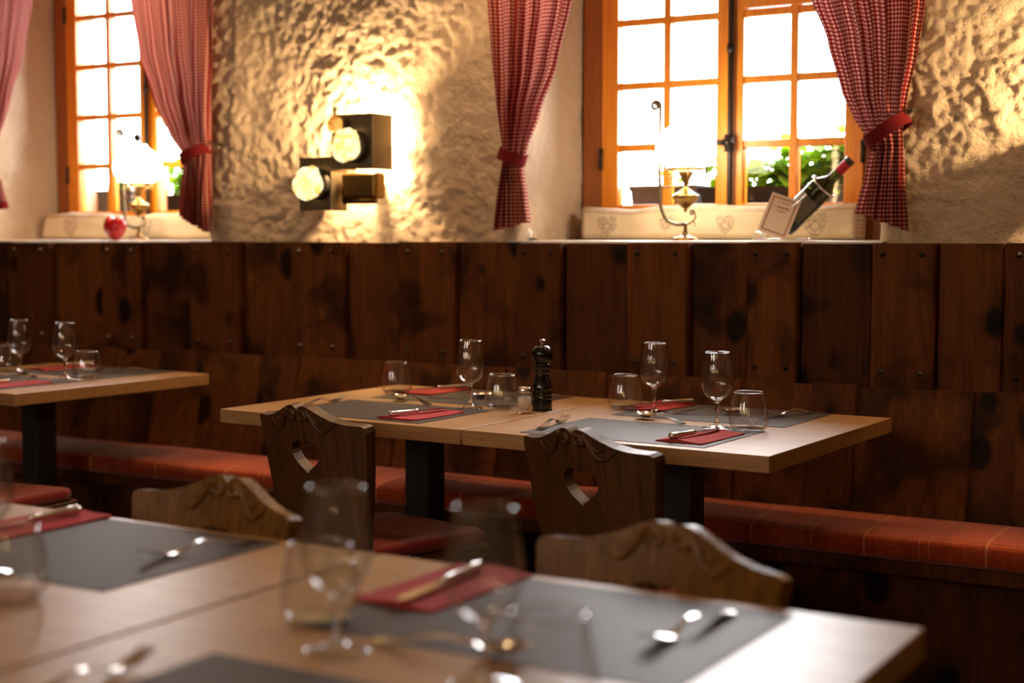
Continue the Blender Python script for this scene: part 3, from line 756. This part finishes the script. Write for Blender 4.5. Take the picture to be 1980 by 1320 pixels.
# white ceramic ornament
root = empty('ceramic_ornament', (-2.36, 4.15, 1.205), 0, 'small white ceramic shell ornament below the curtain on the sill', 'ornament')
ring_blob('shell', (-.035, 0, .024), .024, .022, M_CERAMIC, root, 4, .25); ring_blob('shell', (.012, .01, .020), .021, .02, M_CERAMIC, root, 8, .2)
bm = bmesh.new(); tube(bm, [(.03, 0, .004), (.045, 0, .006), (.062, .0, .003)], [.004, .0035, .001], 8); from_bm('dark_tip', bm, M_IRON, root, smooth=True)

# wine bottle in a wire holder, with framed card
hold = empty('bottle_holder', (-1.47, 4.22, 1.2055), 0, 'silver wire bottle holder on the right window sill', 'bottle holder')
ang = atan2(1.425-1.250, -1.325+1.510)           # bottle axis in x-z plane
ax = Vector((cos(ang), 0, sin(ang)))
base = Vector((-1.500, 4.235, 1.2485))
def bottle():
    R_ = .037
    prof = sprof([(0, .004), (.030, .0), (R_, .006), (R_, .06), (R_, .15), (.035, .168), (.022, .190), (.0145, .205), (.0135, .235), (.0135, .268), (.0155, .270), (.0155, .280), (.012, .282), (0, .282)], 4)
    root = empty('wine_bottle', base, 0, 'green wine bottle with red foil neck tilted in a wire holder', 'bottle')
    root.rotation_euler = (0, pi/2-ang, 0)
    lathe_obj('glass_body', prof, M_BOTTLE, root)
    lathe_obj('wine', sprof([(0, .008), (.033, .008), (.034, .06), (.034, .135), (.0, .138)]), M_WINE, root)
    lathe_obj('foil', [(.0142, .232), (.0146, .234), (.0146, .266), (.0142, .268)], M_FOIL, root)
    V, F = [], []; n = 16
    for k in range(n+1):
        a = -pi*.5 - 1.0 + 2.0*k/n
        V += [(.0376*cos(a), .0376*sin(a), .045), (.0376*cos(a), .0376*sin(a), .125)]
    for k in range(n): F.append((2*k, 2*k+2, 2*k+3, 2*k+1))
    mesh('label', V, F, simple('dark_wine_label', (0.10, 0.075, 0.04), .6), root, smooth=True)
    return root
bottle()
bm = bmesh.new(); nrm = Vector((-ax.z, 0, ax.x))
hb = Vector((-1.47, 4.22, 1.2055))
for s in (-1, 1):
    a0 = Vector((-1.575, 4.22 + s*.043, 1.2095)); pts = [a0 + Vector((.0, 0, .0)), a0 + Vector((.012, 0, .022)), a0 + Vector((.03, 0, .012)), a0+Vector((.02, 0, -.0)), a0 + Vector((.05, 0, .03)), a0 + Vector((.10, 0, .075)), a0 + Vector((.165, 0, .130))]
    tube(bm, [p - hb for p in spline(pts, 5)], .0026, 8)
    tube(bm, [p - hb for p in (a0, a0 + Vector((.09, 0, 0)), a0 + Vector((.16, 0, 0)))], .0026, 8)
c = base + ax*.170
tube(bm, [c + nrm*cos(q)*.043 + Vector((0, 1, 0))*sin(q)*.043 - hb for q in [2*pi*k/28 for k in range(29)]], .003, 8, caps=False)
tube(bm, [Vector((-1.41, 4.22-.043, 1.2095))-hb, Vector((-1.41, 4.22+.043, 1.2095))-hb], .0026, 8)
from_bm('wire_frame', bm, M_STEEL, hold, smooth=True)
# card: leaning rectangle frame
card = empty('info_card', (-1.508, 4.155, 1.222), 0, 'small pink card in a brown frame leaning before the wine bottle', 'card')
card.rotation_euler = (rad(-10), rad(19), rad(4))
w, h = .092, .122
box('card_backing', -w/2, w/2, 0, .003, 0, h, M_CARD, card)
bm = bmesh.new(); t = .004; g = .008
for q in ((-w/2+g, w/2-g, g, g+t), (-w/2+g, w/2-g, h-g-t, h-g)): bx(bm, q[0], q[1], -.0008, .0001, q[2], q[3])
for q in ((-w/2+g, -w/2+g+t), (w/2-g-t, w/2-g)): bx(bm, q[0], q[1], -.0008, .0001, g, h-g)
from_bm('printed_border', bm, M_CARDB, card)
bm = bmesh.new()
def glyphs(zc, hh, x0, x1, n, seed):
    rnd = random.Random(seed); dx = (x1-x0)/n
    for k in range(n):
        if rnd.random() < .12: continue
        xx = x0 + k*dx; bx(bm, xx, xx+dx*.25, -.0009, 0, zc-hh/2, zc+hh/2); bx(bm, xx+dx*.25, xx+dx*.7, -.0009, 0, zc+(hh/2-hh*.2)*rnd.choice((-1, 1, 0)) - hh*.08, zc+(hh/2-hh*.2)*rnd.choice((-1, 1)) + hh*.1)
glyphs(.101, .0035, -.018, .018, 14, 1); glyphs(.086, .006, -.026, .026, 10, 2); glyphs(.075, .003, -.016, .016, 10, 3)
from_bm('printed_text', bm, M_INK, card)

# ================================================================== TABLES
def table(cx, cy, rz, label):
    root = empty('dining_table', (cx, cy, 0), rz, label, 'table', 'square oak tables')
    bm = bmesh.new(); h = .3972; bx(bm, -h, h, -h, h, .713, .750); from_bm('tabletop', bm, M_TABLE, root, bevel=.0015)
    box('pedestal', -.04, .04, -.04, .04, .012, .713, M_BLACK, root, bevel=.003)
    box('base_plate', -.16, .16, -.16, .16, 0, .012, M_BLACK, root, bevel=.004)
    return root
R3 = rad(-3.0)
table(-1.440, 3.352, R3, 'light oak table under the right pair of settings, its top shining white')
table(-2.241, 3.394, R3, 'light oak table holding the left half of the middle setting row')
table(-0.832, 1.330, rad(-1.0), 'nearest light oak table at the lower right with glasses blurred')
table(-1.633, 1.344, rad(-1.0), 'nearest light oak table at the lower left beyond the dark seam')
table(-3.812, 3.425, rad(-4.0), 'light oak table at the far left by the bench')

TT = 0.7504
random.seed(5)
def flat_item(name, x, y, rz, z=TT, **k):
    return empty(name, (x, y, z), rz, **k)
def placemat(x, y, rz, label, w=.485, d=.335):
    bm = bmesh.new(); bx(bm, -w/2, w/2, -d/2, d/2, 0, .0009); o = from_bm('placemat', bm, M_MAT); o.location = (x, y, TT); o.rotation_euler = (0, 0, rz)
    tag(o, label, 'placemat', 'grey placemats')
ZM = TT + .0012
def napkin(x, y, rz, label, w=.118, d=.215):
    V, F = [], []; nx, ny = 16, 24
    rnd = random.Random(int(abs(x*1000))); p1 = rnd.uniform(0, 6)
    for lay, zt in enumerate((0.0, .0042)):
        for j in range(ny+1):
            for i in range(nx+1):
                u, v = -w/2 + w*i/nx, -d/2 + d*j/ny; e = abs(2*i/nx-1)**4
                ed = abs(2*j/ny-1)**4
                zz = zt*(.55+.45*(1-e)) + (.0018*ed*(1+sin(u*60+p1)) if lay else 0)
                V.append((u, v, zz + 0.0))
    n1 = (nx+1)*(ny+1)
    for s in (0, 1):
        for j in range(ny):
            for i in range(nx): a = s*n1+j*(nx+1)+i; q = (a, a+1, a+nx+2, a+nx+1); F.append(q[::-1] if s == 0 else q)
    ring = [i for i in range(nx+1)] + [j*(nx+1)+nx for j in range(1, ny+1)] + [ny*(nx+1)+i for i in range(nx-1, -1, -1)] + [j*(nx+1) for j in range(ny-1, 0, -1)]
    for a, b in zip(ring, ring[1:]+ring[:1]): F.append((a, b, b+n1, a+n1))
    o = mesh('napkin', V, F, M_NAP, smooth=False); o.location = (x, y, ZM); o.rotation_euler = (0, 0, rz)
    tag(o, label, 'napkin', 'folded red paper napkins')
def sheet(st, thick=.0018, ncr=6):
    """st: list of (s, halfwidth, z, cup depth); strip along +Y, returns verts, faces (solid)"""
    V, F = [], []; n = len(st)
    for top in (1, 0):
        for s, w, z, c in st:
            for k in range(ncr+1):
                u = -1 + 2*k/ncr; V.append((u*w, s, z - c*(1-u*u) + (thick if top else 0)))
    m1 = n*(ncr+1)
    for t in (0, 1):
        for j in range(n-1):
            for k in range(ncr): a = t*m1 + j*(ncr+1)+k; q = (a, a+1, a+ncr+2, a+ncr+1); F.append(q if t == 0 else q[::-1])
    ring = [k for k in range(ncr+1)] + [j*(ncr+1)+ncr for j in range(1, n)] + [(n-1)*(ncr+1)+k for k in range(ncr-1, -1, -1)] + [j*(ncr+1) for j in range(n-2, 0, -1)]
    for a, b in zip(ring, ring[1:]+ring[:1]): F.append((b, a, a+m1, b+m1))
    return V, F
def handle_st(L1):
    return [(0, .004, .002, 0), (.004, .0085, .0018, 0), (.02, .0098, .003, 0), (.045, .0075, .008, 0), (.07, .0050, .0135, 0), (.095, .0034, .0155, 0), (L1, .0030, .011, 0)]
def fork_mesh():
    st = handle_st(.118) + [(.128, .0045, .0062, .0), (.137, .0085, .0035, .0008), (.148, .0118, .0026, .0012), (.158, .0120, .0036, .001)]
    V, F = sheet([(s, w, z, c) for s, w, z, c in st])
    for k in range(4):
        xc = -.0096 + .0064*k
        v2, f2 = sheet([(.156, .0022, .0036, 0), (.170, .0020, .0058, 0), (.185, .0018, .0100, 0), (.197, .0010, .0150, 0)], ncr=1)
        b = len(V); V += [(x+xc, y, z) for x, y, z in v2]; F += [tuple(i+b for i in f) for f in f2]
    return V, F
def spoon_mesh():
    st = handle_st(.125)
    for k in range(13):
        t = k/12; s = .130 + .062*t; w = .0205*sqrt(max(.0, 1-(2*(t**.92)-1)**2)) + .0012
        st.append((s, w, .0105 + .004*t, .010*sin(pi*min(1, t*1.02+.0))**.8 if 0 < t < 1 else 0))
    return sheet(st, ncr=10)
PROTO = {}
def piece(kind, x, y, rz, label, group, z=None):
    if kind not in PROTO:
        V, F = fork_mesh() if kind == 'fork' else spoon_mesh()
        V = [(a, b-.098, c) for a, b, c in V]
        o = mesh(kind, V, F, M_STEEL, smooth=True); PROTO[kind] = o
        md = o.modifiers.new('edge', 'EDGE_SPLIT'); md.split_angle = rad(50)
    else:
        o = PROTO[kind].copy(); COL.objects.link(o)
    o.location = (x, y, z if z else ZM); o.rotation_euler = (0, 0, rz); tag(o, label, kind, group); return o
def knife(x, y, rz, label, z=None):
    if 'knife' not in PROTO:
        root = empty('knife', (0, 0, 0))
        hp = [(0, 0, .0075), (0, .003, .0075), (0, .02, .0078), (0, .06, .0078), (0, .095, .0078), (0, .100, .0078)]
        bm = bmesh.new(); tube(bm, [(0, y_-.105, .0085) for y_ in (0, .002, .006, .012, .018, .03, .06, .088, .094, .100)], [.0045, .0078, .0085, .0072, .0082, .0072, .0062, .0058, .0068, .005], 12)
        from_bm('handle', bm, M_STEEL, root, smooth=True)
        V, F = sheet([(-.007, .0045, .0075, 0), (.01, .0085, .006, 0), (.05, .0092, .0055, 0), (.085, .0085, .0055, 0), (.105, .002, .0055, 0)], .0014, 1)
        mesh('blade', V, F, M_STEEL, root); PROTO['knife'] = root
    else: root = copy_tree(PROTO['knife'])
    root.location = (x, y, z if z else ZM + .0048); root.rotation_euler = (0, 0, rz); tag(root, label, 'knife', 'table knives'); return root
def glass_copy(key, x, y, label, cat, group):
    o = PROTO[key] if key not in USED else copy_tree(PROTO[key]); USED.add(key)
    o.location = (x, y, TT); tag(o, label, cat, group); return o
USED = set()
def wine_glass(x, y, label):
    if 'wine' not in PROTO:
        root = empty('wine_glass'); PROTO['wine'] = root
        lathe_obj('foot', sprof([(0, .0), (.030, .0), (.0355, .0012), (.0355, .0022), (.026, .0045), (.012, .0085), (.0060, .0135), (0, .0135)], 5), M_FOOT, root, 56)
        lathe_obj('stem', sprof([(0, .0137), (.0060, .0137), (.0046, .022), (.0040, .034), (.0044, .052), (.0062, .062), (.0100, .0675), (.0080, .0690), (0, .0690)], 5), M_GLASS, root, 32)
        lathe_obj('bowl', sprof([(.0060, .0675), (.0150, .0705), (.0265, .0780), (.0350, .0900), (.0390, .105), (.0400, .120), (.0378, .145), (.0335, .170), (.0312, .185)], 5)
                  + sprof([(.0304, .1853), (.0325, .170), (.0368, .145), (.0389, .120), (.0379, .105), (.0340, .0910), (.0255, .0798), (.0140, .0732), (0, .0715)], 5), M_THIN, root, 56)
        lathe_obj('rim', [(.0302 + .0012*cos(2*pi*k/8) + .0005, .1852 + .0012*sin(2*pi*k/8)) for k in range(8)], M_RIM, root, 48, closed=True)
    return glass_copy('wine', x, y, label, 'wine glass', 'empty stemmed wine glasses')
def tumbler(x, y, label):
    if 'tum' not in PROTO:
        root = empty('water_tumbler'); PROTO['tum'] = root
        lathe_obj('base', sprof([(0, .001), (.026, .0), (.034, .0018), (.0385, .0055), (.0375, .0075), (.026, .0062), (0, .0056)], 5), M_FOOT, root, 56)
        lathe_obj('glass_wall', sprof([(.0388, .0058), (.044, .011), (.0480, .024), (.0472, .042), (.0430, .068), (.0375, .0935)], 5)
                  + sprof([(.0364, .0938), (.0418, .068), (.0459, .042), (.0466, .026), (.0420, .0145), (.036, .0095), (.0, .0085)], 5), M_THIN, root, 56)
        lathe_obj('rim', [(.0370 + .0013*cos(2*pi*k/8), .0940 + .0013*sin(2*pi*k/8)) for k in range(8)], M_RIM, root, 48, closed=True)
    return glass_copy('tum', x, y, label, 'tumbler', 'empty water tumblers')

GF, GS = 'steel forks on the placemats', 'dessert spoons above the placemats'
PI = pi
# ---- right table of the middle row, near side
placemat(-1.462, 3.157, R3, 'grey placemat on the near side of the shining right table')
napkin(-1.300, 3.125, R3-.03, 'folded red napkin nearest the front corner of the right table')
knife(-1.312, 3.125, R3-.12, 'ornate handled knife on the red napkin nearest the right front corner')
piece('fork', -1.702, 3.15, rad(8), 'fork rising above the carved back of the right middle chair', GF)
piece('spoon', -1.508, 3.362, rad(62), 'spoon lying across above the near placemat of the right table', GS)
wine_glass(-1.335, 3.310, 'wine glass nearest the right end of the middle tables')
tumbler(-1.248, 3.295, 'water tumbler nearest the right end of the middle tables')
# ---- right table, far side
placemat(-1.428, 3.580, R3, 'grey placemat on the bench side of the shining right table')
napkin(-1.640, 3.640, R3-.08, 'red napkin behind the stemmed glass on the bench side of the right table', d=.2)
knife(-1.632, 3.640, R3-.55+PI, 'knife lying across the red napkin on the bench side of the right table')
piece('spoon', -1.455, 3.560, rad(-62), 'spoon on the bench side of the right table pointing at the tumbler', GS)
piece('fork', -1.262, 3.640, rad(160), 'fork at the right end of the bench side placemat', GF)
wine_glass(-1.600, 3.525, 'wine glass at the centre of the right table beside a tumbler')
tumbler(-1.696, 3.548, 'water tumbler just right of the pepper mill')
# ---- left table of the middle row, near side
placemat(-2.245, 3.198, R3, 'grey placemat behind the left middle chair')
napkin(-2.095, 3.155, R3-.05, 'red napkin on the near side right of the left middle chair')
knife(-2.100, 3.155, R3-.18, 'knife with round brass tinted end on the napkin by the left chair')
piece('fork', -2.478, 3.235, rad(0), 'fork showing just behind the crest of the left middle chair', GF)
piece('spoon', -2.285, 3.395, rad(66), 'spoon with raised bowl beside the lone tumbler of the middle row', GS)
wine_glass(-2.072, 3.362, 'wine glass left of the salt shaker')
tumbler(-1.988, 3.390, 'water tumbler between a stemmed glass and the salt shaker')
# ---- left table, far side
placemat(-2.215, 3.605, R3, 'grey placemat on the bench side of the left middle table')
napkin(-2.395, 3.680, R3-.08, 'red napkin on the bench side behind the lone tumbler')
knife(-2.385, 3.675, R3-.50+PI, 'knife resting across the bench side napkin of the left middle table')
piece('spoon', -2.225, 3.560, rad(-64), 'spoon seen through the tumbler left of the salt shaker', GS)
piece('fork', -2.030, 3.665, rad(160), 'fork partly hidden behind the pepper mill', GF)
tumbler(-2.468, 3.585, 'lone water tumbler at the left end of the middle row')
# ---- pepper mill and salt
mill = empty('pepper_mill', (-1.884, 3.425, TT), 0, 'glossy black turned pepper mill with a steel top knob', 'pepper mill')
lathe_obj('mill_body', sprof([(0, 0), (.0265, 0), (.0270, .003), (.0270, .028), (.0255, .031), (.0270, .034), (.0262, .040), (.0272, .044), (.0262, .050), (.0250, .054), (.0262, .060), (.0235, .075), (.0180, .092), (.0172, .098), (.0195, .101), (.0205, .106), (.0192, .110), (.0210, .114), (.0215, .120), (.0195, .127), (.0, .128)], 4), M_LACQ, mill, 48)
lathe_obj('mill_head', sprof([(0, .1285), (.0190, .1285), (.0250, .135), (.0285, .146), (.0275, .160), (.0200, .172), (.0080, .1765), (0, .177)], 5), M_LACQ, mill, 48)
lathe_obj('mill_knob', sprof([(0, .1765), (.0045, .177), (.0045, .183), (.0075, .1855), (.0078, .189), (.0045, .1915), (0, .192)], 4), M_STEEL, mill, 24)
salt = empty('salt_shaker', (-1.895, 3.348, TT), 0, 'small clear glass salt shaker filled with white salt', 'salt shaker')
sg = []
V, F = lathe([(0, 0), (.0175, 0), (.0195, .003), (.0200, .010), (.0200, .046), (.0170, .051), (.0165, .054), (.0155, .054), (.0158, .050), (.0180, .045), (.0180, .0095), (0, .008)], 48)
V = [((1 + .045*cos(12*atan2(y, x)))*x, (1 + .045*cos(12*atan2(y, x)))*y, z) for x, y, z in V]
bm = bmesh.new(); vs = [bm.verts.new(v) for v in V]
for f in F: bm.faces.new([vs[i] for i in f])
for v in [v for v in bm.verts if not v.link_faces]: bm.verts.remove(v)
from_bm('glass_jar', bm, M_THIN, salt, smooth=True)
lathe_obj('salt', [(0, .0082), (.0168, .0085), (.0168, .043), (.012, .045), (0, .0455)], M_SALT, salt, 32)
lathe_obj('shaker_cap', sprof([(.0168, .0545), (.0185, .055), (.0185, .062), (.0165, .068), (.010, .0715), (0, .0722)], 4), M_STEEL, salt, 32)

# ---- far left table
RL = rad(-4)
placemat(-3.812, 3.232, RL, 'grey placemat on the near side of the far left table')
napkin(-3.655, 3.180, RL-.05, 'red napkin on the near side of the far left table')
knife(-3.660, 3.180, RL-.15, 'knife on the near side napkin of the far left table')
piece('spoon', -3.860, 3.425, rad(62), 'spoon between the settings of the far left table', GS)
wine_glass(-3.672, 3.415, 'second wine glass from the left edge, on the far left table')
tumbler(-3.582, 3.425, 'water tumbler nearest the end of the far left table')
placemat(-3.790, 3.650, RL, 'grey placemat on the bench side of the far left table')
napkin(-3.985, 3.690, RL-.08, 'red napkin on the bench side of the far left table')
knife(-3.975, 3.690, RL-.55+PI, 'knife on the bench side napkin of the far left table')
piece('spoon', -3.800, 3.585, rad(-64), 'dark spoon behind the right tumbler of the far left table', GS)
piece('fork', -3.655, 3.690, rad(160), 'fork near the right end of the far left table', GF)
wine_glass(-3.925, 3.450, 'wine glass closest to the left edge of the picture on the far table')
tumbler(-4.030, 3.475, 'water tumbler cut by the left edge on the far table')

# ---- nearest right table, far side
RN = rad(-1)
placemat(-0.828, 1.525, RN, 'large blurred grey placemat nearest the lower right corner', w=.49, d=.35)
napkin(-1.025, 1.600, RN-.03, 'large blurred red napkin between the two nearest wine glasses', w=.125, d=.235)
knife(-1.020, 1.580, RN+.06+PI, 'blurred knife lying on the large near red napkin')
piece('fork', -0.662, 1.565, rad(172), 'bright blurred fork at the lower right placemat', GF)
piece('spoon', -0.860, 1.353, rad(-82), 'blurred spoon in front of the near placemat', GS)
wine_glass(-0.972, 1.292, 'large blurred wine glass in the lower middle, left of its twin')
tumbler(-1.066, 1.385, 'large blurred tumbler behind the left of the two nearest wine glasses')
placemat(-0.845, 1.045, RN, 'grey placemat cut by the bottom edge')
wine_glass(-0.765, 1.268, 'large blurred wine glass in the lower middle, right of its twin')
tumbler(-0.672, 1.235, 'blurred tumbler at the bottom edge right of the near wine glasses')
piece('fork', -1.122, 1.06, rad(2), 'golden blurred fork at the bottom edge', GF, z=TT+.001)
# ---- nearest left table
placemat(-1.650, 1.545, RN, 'blurred grey placemat at the lower left', w=.50, d=.36)
napkin(-1.832, 1.625, RN-.02, 'blurred red napkin at the left edge of the near table', w=.125, d=.225)
knife(-1.820, 1.605, RN-.05+PI, 'blurred knife on the red napkin at the lower left')
piece('fork', -1.458, 1.610, rad(162), 'blurred fork on the lower left placemat', GF)
wine_glass(-1.618, 1.352, 'huge blurred wine glass cut by the left edge')
tumbler(-1.470, 1.268, 'huge blurred tumbler at the lower left edge')

# ================================================================== CHAIRS
def chair_outline():
    half = [(.0, .031), (.006, .037), (.014, .042), (.024, .043), (.036, .0405), (.055, .033), (.080, .022), (.110, .011), (.140, .004), (.170, .001), (.190, .000), (.2005, -.005), (.2035, -.016)]
    half = [(a, b) for a, b in half]
    side = [(.2035, -.016), (.198, -.06), (.190, -.12), (.178, -.19), (.165, -.26), (.150, -.33)]
    right = half + side[1:]
    left = [(-a, b) for a, b in right[::-1]]
    out = right + left[:-1]
    return out  # from top centre clockwise to bottom right, bottom left, back to the top
def inside(p, poly):
    c = False; n = len(poly)
    for i in range(n):
        x1, y1 = poly[i]; x2, y2 = poly[(i+1) % n]
        if (y1 > p[1]) != (y2 > p[1]) and p[0] < (x2-x1)*(p[1]-y1)/(y2-y1) + x1: c = not c
    return c
def back_mesh(th=.028):
    out = []
    o0 = chair_outline()
    for a, b in zip(o0, o0[1:]+o0[:1]):
        d = sqrt((b[0]-a[0])**2 + (b[1]-a[1])**2); n = max(1, int(d/.012)); out += [(a[0]+(b[0]-a[0])*k/n, a[1]+(b[1]-a[1])*k/n) for k in range(n)]
    hole = []
    for k in range(40):
        t = 2*pi*k/40; hx = sin(t)**3; hz = (13*cos(t) - 2.6*cos(2*t) - 1.4*cos(3*t) - .5*cos(4*t))/15.0
        hole.append((.010 + hx*.053, -.078 + hz*.049))
    pts = [Vector(p) for p in out] + [Vector(p) for p in hole]
    no, nh = len(out), len(hole)
    edges = [(i, (i+1) % no) for i in range(no)] + [(no+i, no+(i+1) % nh) for i in range(nh)]
    g = .014
    for i in range(-15, 16):
        for j in range(-24, 4):
            p = (i*g, j*g)
            if inside(p, out) and not inside(p, hole):
                if min(min((p[0]-q[0])**2 + (p[1]-q[1])**2 for q in out), min((p[0]-q[0])**2 + (p[1]-q[1])**2 for q in hole)) > (.006)**2: pts.append(Vector(p))
    vs, es, fs, ov, oe, of = delaunay_2d_cdt(pts, edges, [], 0, 1e-6)
    tri = [f for f in fs if inside((sum(vs[i].x for i in f)/len(f), sum(vs[i].y for i in f)/len(f)), out) and not inside((sum(vs[i].x for i in f)/len(f), sum(vs[i].y for i in f)/len(f)), hole)]
    V, F = [], []; n = len(vs)
    def bend(x): return .9*x*x
    for s in (-1, 1):
        for v in vs:
            V.append((v.x, s*th/2 + bend(v.x), v.y))
    for f in tri: F.append(tuple(f)); F.append(tuple(i+n for i in f[::-1]))
    cnt = {}
    for f in tri:
        for a, b in zip(f, list(f[1:])+[f[0]]): cnt[(a, b)] = 1
    for (a, b) in cnt:
        if (b, a) not in cnt: F.append((b, a, a+n, b+n))
    return V, F
def carve(bm, s, th=.028):
    """raised carved scrolls and swags on one face; s=-1 front(-y), +1 back"""
    def put(pts, r):
        tube(bm, [(x, s*(th/2 + .0010) + .9*x*x, z) for x, z in pts], r, 8)
    for m in (-1, 1):
        sp_ = [(m*(.0195 + (.0125*(1-k/26)+.002)*cos(-.6 + k/26*1.6*2*pi)), .018 + (.0125*(1-k/26)+.002)*sin(-.6 + k/26*1.6*2*pi)) for k in range(27)]
        put(sp_, [.0062 - .0030*k/26 for k in range(27)])
        sw = [(m*(.036 + .010*k), z) for k, z in enumerate((.034, .018, .002, -.010, -.016, -.017, -.013, -.006, .003))]
        q = [(p.x, p.y) for p in spline([(a, b, 0) for a, b in sw], 3)]
        put(q, [.0058*(1-.6*k/len(q)) for k in range(len(q))])
        sw2 = [(m*(.048 + .008*k), z) for k, z in enumerate((.024, .012, .004, .001, .003, .008))]
        q = [(p.x, p.y) for p in spline([(a, b, 0) for a, b in sw2], 3)]
        put(q, .0026)
def make_chair(mat, name='dining_chair'):
    """origin at floor under backrest; diner faces +y, seat extends to +y"""
    root = empty(name)
    lean = rad(9)
    V, F = back_mesh()
    back = mesh('backrest', V, F, mat, root)
    back.location = (0, 0, .775); back.rotation_euler = (lean, 0, 0)
    md = back.modifiers.new('bevel', 'BEVEL'); md.width = .0035; md.segments = 2; md.limit_method = 'ANGLE'; md.angle_limit = rad(50)
    bm = bmesh.new(); carve(bm, -1); carve(bm, 1); from_bm('carved_scroll', bm, mat, back, smooth=True)
    # seat
    yb, yf = .045, .455
    def seat_slab(z0, z1, sc, nm_, m, bev):
        pts = [(.165, yb), (.205, yf-.05), (.195, yf-.012), (.16, yf), (-.16, yf), (-.195, yf-.012), (-.205, yf-.05), (-.165, yb)]
        cy = (yb+yf)/2; bm = bmesh.new()
        a = [bm.verts.new((x*sc, cy+(y-cy)*sc, z0)) for x, y in pts]; b = [bm.verts.new((x*sc, cy+(y-cy)*sc, z1)) for x, y in pts]
        bm.faces.new(a[::-1]); bm.faces.new(b)
        for k in range(8): bm.faces.new((a[k], a[(k+1) % 8], b[(k+1) % 8], b[k]))
        return from_bm(nm_, bm, m, root, bevel=bev, bseg=4, smooth=False)
    seat_slab(.415, .443, 1.0, 'seat', mat, .006); seat_slab(.4435, .478, .95, 'seat_cushion', M_SEATRED, .014)
    for sx in (-1, 1):
        for (y0_, y1_, xo) in ((.08, .02, .13), (.40, .45, .16)):
            bm = bmesh.new(); tube(bm, [(sx*(xo+.035), y1_, 0), (sx*xo, y0_, .415)], [.014, .020], 8); from_bm('leg', bm, mat, root)
    return root
def place(c, x, y, rz, label, group=None):
    c.location = (x, y, 0); c.rotation_euler = (0, 0, rz); tag(c, label, 'chair', group or 'carved wooden chairs'); return c
cA = make_chair(M_CHAIR)
place(cA, -2.166, 2.752, rad(-14), 'dark oak chair with heart cut-out at the left middle table')
place(copy_tree(cA), -1.400, 2.700, rad(-20), 'dark oak chair with heart cut-out at the right middle table')
place(copy_tree(cA), -3.400, 2.600, rad(6), 'chair at the far left table showing only its red seat')
cB = make_chair(M_CHAIR2)
place(cB, -1.600, 1.842, rad(169.5), 'blurred brown chair crest behind the lower left placemat')
place(copy_tree(cB), -0.806, 1.842, rad(168.8), 'blurred brown chair crest behind the lower right placemat')

# small recessed ceiling lamps the spotlights sit in
for x, y, _, nm_ in SPOTS:
    o = lathe_obj('ceiling_spot', [(.055, ZC), (.055, ZC-.012), (.045, ZC-.012), (.045, ZC-.002), (0, ZC-.002)], M_IRON, None, 24)
    o.location = (x, y, 0); tag(o, 'small dark recessed spotlight in the ceiling above the ' + nm_, 'ceiling lamp', 'recessed ceiling spotlights')
